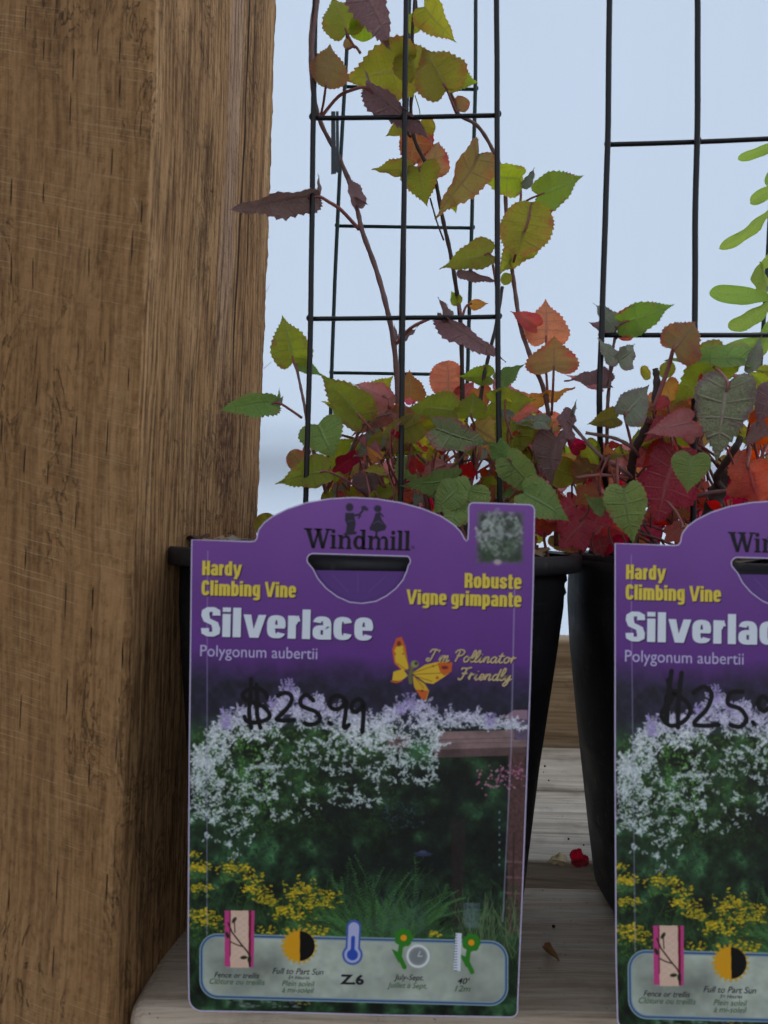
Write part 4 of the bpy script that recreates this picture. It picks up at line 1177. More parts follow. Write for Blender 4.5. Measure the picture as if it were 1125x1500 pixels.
def golden(x, y, n, sp):
    for i in range(int(n * .8)):
        g = U(.6, 1.2); dab(x + U(-1.6, 1.6) * sp, y + U(-.2, 1.8) * sp, U(2, 5), U(.8, 1.6), U(-1.2, 1.2), (84 * g, 122 * g, 46 * g), .6)
    for i in range(int(n * 1.2)):
        g = U(.7, 1.1)
        dab(x + float(nrg.normal(0, sp)), y + float(nrg.normal(0, sp * .42)), U(1.6, 4), U(1.1, 2.0), U(-.6, .6), (222 * g, 188 * g, 34 * g) if U(0, 1) < .75 else (150 * g, 150 * g, 34 * g), .85)
for (x, y, n, s_) in ((288, 1270, 60, 11), (296, 1300, 40, 9), (345, 1272, 60, 13), (372, 1284, 24, 8), (362, 1302, 16, 8), (376, 1304, 30, 9), (390, 1315, 26, 8), (396, 1323, 20, 7), (446, 1304, 60, 16), (430, 1310, 16, 6), (470, 1318, 50, 14), (446, 1324, 36, 13), (488, 1310, 16, 8),
                      (418, 1334, 34, 9), (436, 1342, 34, 10), (294, 1340, 50, 12), (306, 1352, 40, 14), (400, 1366, 24, 14), (284, 1250, 12, 5), (460, 1364, 30, 10), (634, 1368, 16, 6), (405, 1340, 10, 6)): golden(x, y, n, s_)
for i in range(190):           # pale grasses at right
    x = U(672, 762); y = U(1345, 1415); g = U(.5, 1.1)
    stroke([(x, y), (x + U(-16, 16), y - U(12, 48))], U(.6, 1.3), (112 * g, 138 * g, 92 * g), U(.3, .85))
for i in range(70):
    stroke([(U(500, 660), U(1335, 1390)), (U(540, 640), U(1290, 1380))], .7, (74, 96, 98), .35)
fill([(678, 1322), (703, 1323), (700, 1360), (679, 1358)], (92, 108, 112), .6, .4)
for i in range(46): dab(U(330, 460), U(1466, 1476), U(2, 6), U(1, 2), 0, (120, 132, 128), .6)
for i in range(14): dab(U(430, 460), U(1464, 1472), U(2, 4), 1.5, 0, (170, 160, 50), .6)
# vertical sleeve lines
stroke([(305, 808), (304, 900), (303, 1370)], 1.3, (176, 158, 205), .55); stroke([(753, 850), (748, 1100), (736, 1350)], 1.8, (176, 168, 200), .6)
# info panel
def rrect(x0, y0, x1, y1, r, yo=0):
    pts = []
    for cx_, cy_, a0 in ((x1 - r, y0 + r, -90), (x1 - r, y1 - r, 0), (x0 + r, y1 - r, 90), (x0 + r, y0 + r, 180)):
        for k_ in range(0, 91, 10):
            a = R(a0 + k_); xx = cx_ + r * math.cos(a); yy = cy_ + r * math.sin(a)
            pts.append((xx, yy + (xx - x0) * .026 - 2))
    return pts
pan = rrect(295, 1372, 741, 1462, 24)
fill(pan, (164, 172, 158), 1, .30)
for i in range(500): dab(U(305, 730), U(1382, 1462), U(4, 14), U(3, 8), U(0, 3), (150, 156, 150) if U(0, 1) < .5 else (172, 178, 156), .22, .9)
stroke(pan + pan[:1], 6.0, (150, 172, 178)); stroke(pan + pan[:1], 2.6, (62, 92, 136))
# icon: fence or trellis
fill([(329, 1334), (373, 1334), (371, 1417), (329, 1416)], (200, 66, 132))
fill([(338, 1334), (366, 1334), (364, 1418), (337, 1418)], (226, 190, 166))
fill([(364, 1334), (368, 1334), (367, 1416), (364, 1416)], (120, 20, 50)); stroke([(337, 1334), (337, 1400)], 1.4, (120, 20, 60))
for a in range(0, 7): stroke([(340, 1338 + a * 9), (362, 1354 + a * 9)], .6, (242, 214, 196), .6); stroke([(362, 1338 + a * 9), (340, 1354 + a * 9)], .6, (242, 214, 196), .6)
stroke([(334, 1352), (340, 1366), (352, 1382), (362, 1394), (367, 1404), (366, 1416)], 1.8, (40, 28, 20)); stroke([(338, 1380), (346, 1384), (356, 1387)], 1.4, (40, 28, 20)); stroke([(343, 1346), (344, 1366)], 1.3, (40, 28, 20))
for a in ((343, 1348, 1.0), (333, 1370, 2.0), (357, 1403, 0.1), (365, 1405, 1.4)): dab(a[0], a[1], 6, 3, a[2], (38, 44, 22))
# icon: half sun
for i in range(20):
    a = i / 20 * math.tau; dab(438 + 23 * math.cos(a), 1386 + 23 * math.sin(a), 5, 3, -a, (214, 164, 40), .8)
dab(438, 1386, 23, 23, 0, (226, 160, 26), 1, .06)
fill([(439, 1364)] + [(439 + 22 * math.sin(R(a)), 1386 - 22 * math.cos(R(a))) for a in range(0, 181, 12)] + [(439, 1408)], (10, 8, 8))
# icon: thermometer
stroke([(518, 1358), (516, 1400)], 21, (66, 96, 176)); dab(516, 1399, 15.5, 15.5, 0, (66, 96, 176), 1, .08)
stroke([(518, 1359), (516, 1400)], 15.5, (184, 186, 224)); dab(516, 1399, 12.5, 12.5, 0, (184, 186, 224), 1, .1)
stroke([(517, 1374), (516, 1399)], 5.5, (46, 82, 180)); dab(516, 1399, 8.5, 8.5, 0, (46, 82, 180), 1, .1)
# icons: flowers, clock, ruler
def flower(x, y):
    for i in range(7):
        a = i / 7 * math.tau; dab(x + 8 * math.cos(a), y + 8 * math.sin(a), 6.5, 6.5, 0, (52, 128, 36), 1, .15)
    dab(x, y, 9, 9, 0, (52, 128, 36)); dab(x, y, 5, 5, 0, (240, 158, 24), 1, .15)
    stroke([(x - 4, y + 12), (x - 6, y + 28), (x + 1, y + 43)], 6.5, (52, 128, 36)); fill([(x - 18, y + 16), (x - 6, y + 22), (x, y + 36), (x - 8, y + 36)], (52, 128, 36))
flower(591, 1374); flower(690, 1381)
ring_ = [(612 + 15.5 * math.cos(i / 24 * math.tau), 1401 + 15.5 * math.sin(i / 24 * math.tau)) for i in range(25)]
dab(612, 1401, 15, 15, 0, (132, 138, 138)); stroke(ring_, 3.4, (226, 230, 232)); stroke([(612, 1401), (615, 1394)], 1, (220, 224, 226)); stroke([(612, 1401), (618, 1401)], 1, (220, 224, 226))
fill([(667, 1367), (676, 1367), (674, 1423), (664, 1422)], (222, 228, 236))
for i in range(14): stroke([(665, 1370 + i * 4), (669, 1370 + i * 4)], 1, (60, 70, 90), .8)
# butterfly
yel, org, brn = (226, 184, 48), (206, 96, 40), (120, 40, 30)
fill([(580, 935), (588, 933), (594, 948), (598, 978), (590, 984), (577, 972), (574, 952)], org)
fill([(580, 948), (590, 946), (595, 962), (598, 980), (590, 982), (579, 970), (577, 954)], yel)
fill([(576, 984), (590, 980), (597, 990), (586, 998), (574, 997)], yel); stroke([(573, 998), (580, 1000), (588, 997)], 2, org)
fill([(603, 986), (622, 974), (648, 968), (662, 972), (660, 984), (650, 992), (634, 1002), (622, 1000)], yel)
fill([(640, 971), (662, 970), (661, 984), (650, 990), (644, 984)], org)
fill([(604, 990), (622, 1002), (628, 1012), (624, 1026), (616, 1022), (606, 1006)], (216, 170, 44)); fill([(608, 1010), (627, 1012), (623, 1026), (617, 1024)], org)
for a in ((584, 943, 3.5, 4.5, brn), (651, 978, 6, 3, brn), (640, 993, 3, 3, org), (578, 958, 2, 3, org), (634, 976, 2.2, 2.2, org), (618, 1012, 3, 1.6, brn), (590, 958, 1.8, 1.8, org)): dab(a[0], a[1], a[2], a[3], 0, a[4])
for a in ([(600, 980), (590, 950)], [(604, 986), (640, 974)], [(606, 988), (646, 986)], [(606, 990), (620, 1008)], [(598, 984), (582, 972)], [(606, 990), (632, 998)]): stroke(a, 1.1, (150, 112, 30), .8)
stroke([(604, 976), (600, 990), (601, 1000)], 5, (108, 110, 60)); dab(607, 973, 7, 6.5, 0, (150, 150, 92)); dab(609, 972, 3, 3, 0, (50, 60, 40))
# small photograph in the tab
for k_ in range(9):
    q_ = k_ * 1.1; fill([(696 + q_, 748 + q_), (768 - q_, 750 + q_), (767 - q_, 828 - q_), (695 + q_, 826 - q_)], (92, 100, 96), .22, .25)
for i in range(260):
    x = U(702, 762); y = U(756, 822)
    g = U(.4, 1.0); dab(x, y, U(4, 8), U(3, 6), U(0, 3), (60 * g, 78 * g, 56 * g), .5, .9)
for i in range(200):
    a = U(0, math.tau); r_ = math.sqrt(U(0, 1)); x = 731 + 32 * r_ * math.cos(a); y = 784 + 34 * r_ * math.sin(a)
    g = U(.7, 1.1); panicle(x, y, U(4, 8), U(0, 3.1), (184 * g, 190 * g, 184 * g), .7)
for i in range(120): dab(U(708, 760), U(792, 822), U(2, 6), U(2, 4), U(0, 3), (50, 74, 46), .5, .8)
for i in range(26): dab(U(735, 757), U(765, 800), U(3, 7), U(3, 6), 0, (40, 52, 44), .4, .9)
dab(728, 824, 7, 5, 0, (196, 176, 176), .9)
x0_, y0_ = cxy(694, 830); x1_, y1_ = cxy(771, 746)        # soften the small print
sl_ = (slice(int(y0_), int(y1_)), slice(int(x0_), int(x1_)))
for _ in range(2):
    a_ = img[sl_].copy(); b2_ = np.zeros_like(a_); n_ = 0
    for i_ in (-2, -1, 0, 1, 2):
        for j_ in (-2, -1, 0, 1, 2): b2_ += np.roll(np.roll(a_, i_, 0), j_, 1); n_ += 1
    a_[3:-3, 3:-3] = (b2_ / n_)[3:-3, 3:-3]; img[sl_] = a_
# the two standing figures of the emblem
ink = (30, 22, 46)
dab(512, 744, 6.5, 7, 0, ink); fill([(506, 752), (518, 752), (521, 768), (519, 778), (521, 784), (506, 784), (508, 770), (505, 762)], ink)
stroke([(516, 756), (526, 755), (531, 749)], 3, ink); dab(533, 745, 5, 4, 0, ink, .9); dab(537, 747, 3, 3, 0, ink, .8); stroke([(505, 783), (521, 781)], 3, ink); stroke([(528, 756), (525, 760)], 2, ink)
dab(553, 746, 6.5, 6, 0, ink); fill([(550, 752), (556, 752), (559, 762), (566, 772), (563, 778), (542, 778), (541, 774), (547, 762)], ink); stroke([(543, 776), (552, 779), (563, 776)], 2.2, ink); stroke([(551, 780), (551, 786)], 3, ink); stroke([(556, 752), (561, 757)], 2, ink)
stroke([(546, 768), (554, 764), (560, 768)], .8, (110, 80, 140), .8); stroke([(509, 765), (517, 763)], .8, (110, 80, 140), .7)

hz = np.clip((pyrow[:, None, None] - 1010) / 60, 0, 1) * np.clip((1372 - pyrow[:, None, None]) / 20, 0, 1)
img[:] = img * (1 - .02 * hz) + np.array((120, 134, 128)) / 255 * .02 * hz     # pale printed haze over the garden picture
img[:] = np.clip(img, 0, 1)
IM = bpy.data.images.new('label_print', W_, H_, alpha=False)
buf = np.ones((H_, W_, 4), np.float32); buf[..., :3] = img
IM.pixels.foreach_set(buf.ravel()); IM.update(); IM.pack()

mP, nt, b = mat('printed_label_card')
tc = N(nt, 'TexCoord')
mp = N(nt, 'Mapping')
mp.inputs['Scale'].default_value = (1 / (CW * TS), 1 / (CH * TS), 1)
mp.inputs['Location'].default_value = (.5, .5, 0)
nt.links.new(tc.outputs['Object'], mp.inputs[0])
it = N(nt, 'TexImage', image=IM, extension='EXTEND'); nt.links.new(mp.outputs[0], it.inputs[0])
nt.links.new(it.outputs[0], b.inputs['Base Color'])
b.inputs['Roughness'].default_value = .32
b.inputs['Specular IOR Level'].default_value = .5
bump(nt, noise_t(nt, scaled(nt, tc.outputs['Object'], (1, .35, 1)), 18.0, 2), .35, .004, b)
def ink_m(name, rgb, rough=.45):
    return plain(name, srgb(*rgb), rough, .4)
M_white = ink_m('white_ink', (226, 232, 240)); M_yel = ink_m('yellow_ink', (232, 204, 74)); M_lil = ink_m('pale_lilac_ink', (196, 186, 222)); M_gold = ink_m('gold_ink', (206, 182, 132))
M_dark = ink_m('dark_violet_ink', (12, 8, 20), .6); M_marker = ink_m('black_marker', (8, 6, 14), .45); M_greeni = ink_m('green_ink', (64, 104, 62)); M_blk = ink_m('black_ink', (30, 30, 36)); M_edge = ink_m('pale_card_edge', (204, 190, 222))
M_flap = plain('purple_flap_card', srgb(96, 56, 132), .5, .4, .08, 60); M_shadow = ink_m('letter_shadow_ink', (46, 22, 70))

def arc(cx_, cy_, r, a0, a1, n):
    return [(cx_ + r * math.cos(R(a0 + (a1 - a0) * i / n)), cy_ + r * math.sin(R(a0 + (a1 - a0) * i / n))) for i in range(n + 1)]
OUT = [(282, 791), (368, 794)] + [(374, 793), (377, 789), (378, 783), (380, 776), (388, 766)] + [(400, 757), (422, 746), (450, 737), (482, 731.5), (516, 729.5), (552, 731.5), (586, 737), (618, 745.5), (646, 757), (664, 769), (674, 779), (680, 790)]
OUT += [(682.5, 793), (685, 790), (686, 770)] + arc(693, 744, 7, 180, 270, 5) + arc(774, 748, 8, 270, 360, 6) + [(780, 860), (776, 1000), (771, 1140), (765, 1300), (758, 1470)]
OUT += arc(748, 1480, 10, 0, 90, 5) + [(560, 1487), (420, 1483)] + arc(296, 1462, 19, 92, 180, 6) + [(276, 1380), (277, 1240), (278, 1100), (280, 950)]
HOLE = [(458, 811), (595, 815)] + arc(593, 822, 8, -60, 50, 5) + [(596, 836)] + [(590, 850), (580, 862), (566, 873), (550, 881), (530, 884), (512, 882), (494, 874), (478, 862), (466, 848), (459, 834)] + arc(459, 820, 9, 130, 260, 6)
def curve_mesh(name, loops, ext):
    cu = bpy.data.curves.new(name, 'CURVE'); cu.dimensions = '2D'; cu.fill_mode = 'BOTH'; cu.extrude = ext
    for lp in loops:
        sp = cu.splines.new('POLY'); sp.points.add(len(lp) - 1)
        for i, (x, y) in enumerate(lp): sp.points[i].co = (x, y, 0, 1)
        sp.use_cyclic_u = True
    ob = bpy.data.objects.new('t', cu); C.objects.link(ob)
    dg = bpy.context.evaluated_depsgraph_get(); dg.update()
    me = bpy.data.meshes.new_from_object(ob.evaluated_get(dg)); bpy.data.objects.remove(ob)
    me.name = name
    return me
LL = lambda pts: [(x * TS, y * TS) for x, y in (tl(*p) for p in pts)]
me_card = curve_mesh('card', [LL(OUT), LL(HOLE)], .00018)
def ribbon_bm(bm, pts, w, z, closed=False, taper=False):
    P2 = [Vector((x, y)) for x, y in pts]; n = len(P2)
    prev = None; first = None
    for i in range(n):
        a = P2[(i - 1) % n] if (closed or i > 0) else P2[i]; c = P2[(i + 1) % n] if (closed or i < n - 1) else P2[i]
        t_ = (c - a); t_ = t_.normalized() if t_.length > 1e-9 else Vector((1, 0))
        nn = Vector((-t_.y, t_.x)) * w / 2
        cur = (bm.verts.new((P2[i].x + nn.x, P2[i].y + nn.y, z)), bm.verts.new((P2[i].x - nn.x, P2[i].y - nn.y, z)))
        if prev: bm.faces.new((prev[1], cur[1], cur[0], prev[0]))
        else: first = cur
        prev = cur
    if closed: bm.faces.new((prev[1], first[1], first[0], prev[0]))
bm = bmesh.new(); ribbon_bm(bm, LL(OUT), .00050, .00026, True); me_e1 = mesh_from(bm, 'card_edge')
bm = bmesh.new(); ribbon_bm(bm, LL(HOLE), .00045, .00026, True); me_e2 = mesh_from(bm, 'hole_edge')
# the punched half-moon flap pushed back under the rim
FL = [(461, 836), (594, 838), (590, 850), (580, 862), (566, 873), (550, 881), (530, 884), (512, 882), (494, 874), (478, 862), (466, 848)]
me_flap = curve_mesh('flap', [LL(FL)], .0002)

def text_mesh(s, bold=0.0, shear=0.0, space=1.0):
    cu = bpy.data.curves.new('txt', 'FONT'); cu.body = s; cu.size = 1; cu.offset = bold; cu.shear = shear; cu.space_character = space; cu.resolution_u = 4
    ob = bpy.data.objects.new('t', cu); C.objects.link(ob)
    dg = bpy.context.evaluated_depsgraph_get(); dg.update()
    me = bpy.data.meshes.new_from_object(ob.evaluated_get(dg)); bpy.data.objects.remove(ob)
    return me
capH = max(v.co.y for v in text_mesh('H').vertices)
def fit_text(s, x0, x1, base, cap, z=.00030, bold=0.0, shear=0.0, space=1.0, dx=0, dy=0):
    me = text_mesh(s, bold, shear, space)
    xs = [v.co.x for v in me.vertices]; a, b_ = min(xs), max(xs)
    sxx = (x1 - x0) / (b_ - a); syy = cap / capH
    ox, oy = tl(x0 + dx, base + dy)
    for v in me.vertices:
        v.co = Vector(((ox + (v.co.x - a) * sxx) * TS, (oy + v.co.y * syy) * TS, z))
    return me
def slab_word():
    """'Windmill' in a heavy slab serif, drawn from strokes"""
    bm = bmesh.new()
    def r(x0, y0, x1, y1):
        vs = [bm.verts.new((x, y, 0)) for x, y in ((x0, y0), (x1, y0), (x1, y1), (x0, y1))]; bm.faces.new(vs)
    def q(*p):
        vs = [bm.verts.new((x, y, 0)) for x, y in p]; bm.faces.new(vs)
    x = 0.0
    # W
    q((3, 28), (11, 28), (19, 0), (14, 0)); q((14, 0), (19, 0), (27, 28), (24, 28)); q((20, 28), (28, 28), (35, 0), (30, 0)); q((30, 0), (35, 0), (43, 28), (39.5, 28))
    r(0, 26.2, 14, 28.4); r(17, 26.2, 31, 28.4); r(36, 26.2, 47, 28.4)
    def stemI(x, h=19.5, dot=False):
        r(x + 2.5, 1, x + 8.5, h); r(x, 0, x + 11, 2.2); r(x, h - 1.8, x + 8.5, h + .4)
        if dot: 
            vs = [bm.verts.new((x + 5.2 + 3.4 * math.cos(i * math.tau / 12), 25 + 3.2 * math.sin(i * math.tau / 12), 0)) for i in range(12)]; bm.faces.new(vs)
    def hump(x):
        pts_o = [(x + 8.5 * (1 - math.cos(a)) * .82, 12.5 + 7.6 * math.sin(a)) for a in np.linspace(0.35, math.pi, 10)]
        pts_i = [(x + 1 + 5.2 * (1 - math.cos(a)) * .82, 12 + 4.2 * math.sin(a)) for a in np.linspace(0.35, math.pi, 10)]
        for a_, b_, c_, d_ in zip(pts_o, pts_o[1:], pts_i[1:], pts_i): q(a_, b_, c_, d_)
        r(x + 8.6, 1, x + 14.2, 13); r(x + 6.4, 0, x + 16.4, 2.2)
    stemI(45, dot=True)
    stemI(58); hump(65.5)
    # d
    o1 = [(94 + 10 * math.cos(a), 9.8 + 10.2 * math.sin(a)) for a in np.linspace(0, math.tau, 25)]; i1 = [(94.6 + 4.2 * math.cos(a), 9.8 + 6.6 * math.sin(a)) for a in np.linspace(0, math.tau, 25)]
    for a_, b_, c_, d_ in zip(o1, o1[1:], i1[1:], i1): q(a_, b_, c_, d_)
    r(98.5, 0, 104.5, 28); r(95.5, 26.2, 104.5, 28.4); r(98.5, 0, 107.5, 2.2)
    stemI(108.5); hump(116); hump(129)
    stemI(146.5, dot=True); stemI(158.5, 28); stemI(170.5, 28)
    X0, X1 = 445, 601; s = (X1 - X0) / 181.5
    ox, oy = tl(X0, 803)
    for v in bm.verts: v.co = Vector(((ox + v.co.x * s) * TS, (oy + v.co.y * 1.02) * TS, .00032 + v.index * 0))
    return mesh_from(bm, 'word')

def heavy_text(s, x0, x1, base, cap, z=.00030, dx=0, dy=0, grow=0.0, sl=0.0):
    """heavy condensed lettering built from thick strokes"""
    polys = []
    PX, PY = .118 + grow, .082 + grow
    def rib(pts, px=PX, py=PY):
        n = len(pts)
        L = []; Rr = []
        for i in range(n):
            a = pts[max(i - 1, 0)]; c = pts[min(i + 1, n - 1)]
            tx_, ty_ = c[0] - a[0], c[1] - a[1]; l = math.hypot(tx_, ty_) or 1
            nx_, ny_ = -ty_ / l * px, tx_ / l * py
            L.append((pts[i][0] + nx_, pts[i][1] + ny_)); Rr.append((pts[i][0] - nx_, pts[i][1] - ny_))
        for i in range(n - 1): polys.append([Rr[i], Rr[i + 1], L[i + 1], L[i]])
    def rect(a, b_, c, d): polys.append([(a - grow, b_ - grow), (c + grow, b_ - grow), (c + grow, d + grow), (a - grow, d + grow)])
    def st(x, y0, y1): rect(x - .118, y0, x + .118, y1)
    def bowl(x, a0=0, a1=360, y0=.082, y1=.70, w=.31, n=26):
        pts = []
        for i in range(n + 1):
            t_ = R(a0 + (a1 - a0) * i / n); cc, ss = math.cos(t_), math.sin(t_); e = .62
            pts.append((x + w / 2 + w / 2 * math.copysign(abs(cc) ** e, cc), (y0 + y1) / 2 + (y1 - y0) / 2 * math.copysign(abs(ss) ** e, ss)))
        rib(pts)
    x = 0
    for ch in s:
        X = x + .118; G = .31
        if ch == ' ': x += .26; continue
        if ch in 'il':
            st(X, 0, .78 if ch == 'i' else 1.0)
            if ch == 'i': rect(X - .118, .85, X + .118, 1.0)
            x += .236 + .07; continue
        if ch == 'm':
            st(X, 0, .78); 
            for q_ in (0, .29): bowl(X + q_, 150, 0, y0=.25, y1=.70, w=.29, n=12); st(X + q_ + .29, 0, .5)
            x += .236 + .58 + .07; continue
        if ch in 'vVy':
            h = 1.0 if ch == 'V' else .78; W2 = .27 if ch == 'V' else .22
            a = .225
            polys.append([(x - .0, h), (x + a, h), (x + W2 + a / 2 + .02, 0), (x + W2 - .03, 0)]); polys.append([(x + W2 * 2, h), (x + W2 * 2 + a, h), (x + W2 + a / 2 + .12, 0), (x + W2 - .0, 0)])
            if ch == 'y': polys.append([(x + W2 - .04, .05), (x + W2 + .2, .05), (x + W2 + .10, -.22), (x + .06, -.22)]) 
            x += W2 * 2 + a + .03; continue
        if ch == 'H': st(X, 0, 1); st(X + .33, 0, 1); rect(X, .42, X + .33, .60); x += .236 + .33 + .07; continue
        if ch == 'C': bowl(X, 20, 340, .082, .918, .33); x += .236 + .33 + .06; continue
        if ch == 'R': st(X, 0, 1); bowl(X, 100, -95, .46, .918, .32, 16); rect(X, .38, X + .2, .54); rect(X, .836, X + .2, 1.0); st(X + .33, 0, .42); x += .236 + .34 + .06; continue
        if ch in 'Ss':
            y1 = .918 if ch == 'S' else .70; m_ = (y1 + .082) / 2
            w = .33 if ch == 'S' else .29
            rib([(X + w, y1 - .2), (X + w * .98, y1 - .05), (X + w * .75, y1), (X + w * .25, y1), (X + .01, y1 - .06), (X, y1 - .2), (X + .05, m_ + .06), (X + w / 2, m_), (X + w - .05, m_ - .06), (X + w, .27), (X + w * .98, .13), (X + w * .75, .082), (X + w * .25, .082), (X + .01, .13), (X, .28)])
            x += .236 + w + .06; continue
        if ch == 't': st(X + .05, .04, .96); rect(X - .10, .64, X + .25, .78); rect(X + .0, 0, X + .25, .14); x += .42; continue
        if ch == 'r': st(X, 0, .78); rib([(X + .03, .52), (X + .10, .66), (X + .22, .69)], PX, .10); x += .42; continue
        if ch == 'n': st(X, 0, .78); bowl(X, 150, 0, y0=.25, y1=.70, n=12); st(X + G, 0, .5)
        elif ch == 'u': st(X, .3, .78); bowl(X, 180, 330, y0=.082, y1=.5, n=12); st(X + G, 0, .78)
        elif ch == 'o': bowl(X)
        elif ch == 'c': bowl(X, 25, 335)
        elif ch == 'e': bowl(X, 0, 328); rect(X, .335, X + G + .10, .455)
        elif ch == 'a': bowl(X, 155, 0, y1=.70, n=12); bowl(X, 0, 360, y0=.075, y1=.40, w=G); st(X + G, 0, .52)
        elif ch == 'd': bowl(X); st(X + G, 0, 1)
        elif ch == 'b': bowl(X); st(X, 0, 1)
        elif ch == 'p': bowl(X); st(X, -.22, .78)
        elif ch == 'g': bowl(X, y0=.11); st(X + G, -.08, .78); bowl(X, 0, -150, y0=-.16, y1=.2, n=12)
        x += .236 + G + .065
    xs = [p[0] for q_ in polys for p in q_]; a = min(xs); b_ = max(xs)
    sx_ = (x1 - x0) / (b_ - a); ox, oy = tl(x0 + dx, base + dy)
    bm = bmesh.new()
    for i, q_ in enumerate(polys):
        vs = [bm.verts.new(((ox + (p[0] - a) * sx_) * TS, (oy + p[1] * cap) * TS, z + (i % 23) * 1.5e-6)) for p in q_]
        bm.faces.new(vs)
    return mesh_from(bm, 'heavy_lettering')

def script_text(s, x0, x1, base, xh, z=.00030, off=0.0):
    """looped brush script: x-height 1, letters joined by their exit strokes"""
    GL = {
        'I': ([[(.1, 1.5), (.3, 2.0), (.9, 2.0), (1.1, 1.8)], [(.75, 2.0), (.6, 1.0), (.45, .2), (.2, 0), (-.1, .15), (.0, .45), (.3, .4)]], 1.15),
        "'": ([[(.15, 2.0), (.1, 1.6)]], .4),
        'm': ([[(0, .2), (.2, .9), (.25, .9), (.2, 0)], [(.2, .4), (.5, .95), (.65, .85), (.6, 0)], [(.6, .4), (.9, .95), (1.05, .85), (1.0, .15), (1.15, 0), (1.4, .25)]], 1.4),
        'P': ([[(.45, 1.9), (.35, 1.0), (.2, 0)], [(-.1, 1.5), (.1, 1.95), (.6, 2.1), (1.05, 1.8), (.9, 1.25), (.45, 1.0), (.2, 1.1)]], 1.15),
        'F': ([[(-.05, 1.6), (.1, 1.9), (.6, 1.85), (1.2, 2.05)], [(.65, 1.85), (.5, .9), (.3, .1), (.0, 0), (-.1, .25)], [(.15, 1.0), (.85, 1.05)]], 1.15),
        'o': ([[(.7, .85), (.35, .95), (.1, .5), (.3, .0), (.65, .2), (.7, .75), (.6, .9), (.9, .75), (1.0, .8)]], .95),
        'l': ([[(.0, .2), (.4, 1.2), (.45, 1.9), (.25, 1.95), (.12, 1.2), (.1, .3), (.25, 0), (.55, .2)]], .55),
        'i': ([[(.0, .2), (.2, .9), (.15, .25), (.3, 0), (.55, .2)], [(.25, 1.35), (.28, 1.45)]], .55),
        'n': ([[(0, .2), (.2, .9), (.25, .9), (.2, 0)], [(.2, .4), (.5, .95), (.7, .85), (.65, .15), (.8, 0), (1.0, .25)]], 1.0),
        'a': ([[(.7, .8), (.4, .98), (.06, .5), (.25, .0), (.55, .15), (.74, .95)], [(.74, .95), (.70, .2), (.85, 0), (1.05, .25)]], 1.0),
        't': ([[(.0, .2), (.25, .9)], [(.33, 1.7), (.22, .3), (.38, 0), (.7, .2)], [(-.05, 1.15), (.7, 1.2)]], .7),
        'r': ([[(.0, .2), (.2, 1.1), (.3, .85), (.55, .9), (.62, .8)], [(.22, .9), (.15, .0)]], .75),
        'e': ([[(.0, .25), (.5, .55), (.5, .9), (.25, .9), (.1, .45), (.3, .0), (.7, .25)]], .65),
        'd': ([[(.7, .85), (.35, .95), (.1, .5), (.25, .0), (.6, .3), (.85, 1.9)], [(.82, 1.6), (.7, .2), (.82, 0), (1.05, .25)]], 1.0),
        'y': ([[(.0, .2), (.2, .9), (.15, .2), (.4, .05), (.7, .9)], [(.7, .9), (.6, -.4), (.25, -.9), (.1, -.55), (.6, -.05), (1.0, .3)]], .95),
        ' ': ([], .6)}
    x = 0; st = []
    for ch in s:
        g, w = GL[ch]
        st += [[(x + px_ + py_ * .22, py_) for px_, py_ in q_] for q_ in g]; x += w
    xs = [p[0] for q_ in st for p in q_]; a, b_ = min(xs), max(xs); k = (x1 - x0) / (b_ - a)
    ox, oy = tl(x0 + off, base + off)
    bm = bmesh.new(); zz = z
    for q_ in st:
        c = [((ox + (v.x - a) * k) * TS, (oy + v.y * xh) * TS) for v in catmull([(p[0], p[1], 0) for p in q_], 5)]
        ribbon_bm(bm, c, 2.1 * TS, zz); zz += 1.5e-6
    return mesh_from(bm, 'script_lettering')

def hand(strokes, w=6.4):
    bm = bmesh.new()
    z = .00034
    for st in strokes:
        c = [(v.x, v.y) for v in catmull([(x, y, 0) for x, y in LL(st)], 6)]
        ribbon_bm(bm, c, w * TS, z)
        for e in (c[0], c[-1]):
            vs = [bm.verts.new((e[0] + w / 2 * TS * math.cos(i * math.tau / 12), e[1] + w / 2 * TS * math.sin(i * math.tau / 12), z + .000004)) for i in range(12)]; bm.faces.new(vs)
        z += .000008
    return mesh_from(bm, 'handwriting')
def hp(pts): return [(340 + x / 5.114, 980 + y / 5.11) for x, y in pts]
PRICE1 = [hp(p) for p in [[(265, 215), (250, 175), (200, 145), (130, 150), (85, 185), (95, 220), (150, 245), (220, 270), (275, 320), (280, 360), (240, 385), (160, 400), (110, 385), (95, 355)],
                          [(145, 75), (140, 200), (130, 320), (145, 440)], [(185, 115), (190, 230), (190, 340), (215, 440)],
                          [(345, 200), (385, 178), (430, 185), (450, 220), (430, 270), (380, 330), (335, 375), (400, 385), (465, 380)],
                          [(610, 235), (575, 200), (545, 195), (515, 225), (520, 270), (570, 295), (630, 320), (660, 365), (640, 400), (590, 415), (548, 405)],
                          [(728, 400), (738, 410)], [(860, 255), (830, 215), (780, 198), (740, 225), (730, 270), (770, 300), (820, 285), (855, 240), (850, 330), (838, 420), (850, 440), (875, 415)],
                          [(975, 240), (945, 225), (905, 250), (900, 300), (930, 320), (970, 285), (985, 250), (985, 340), (975, 470)]]]
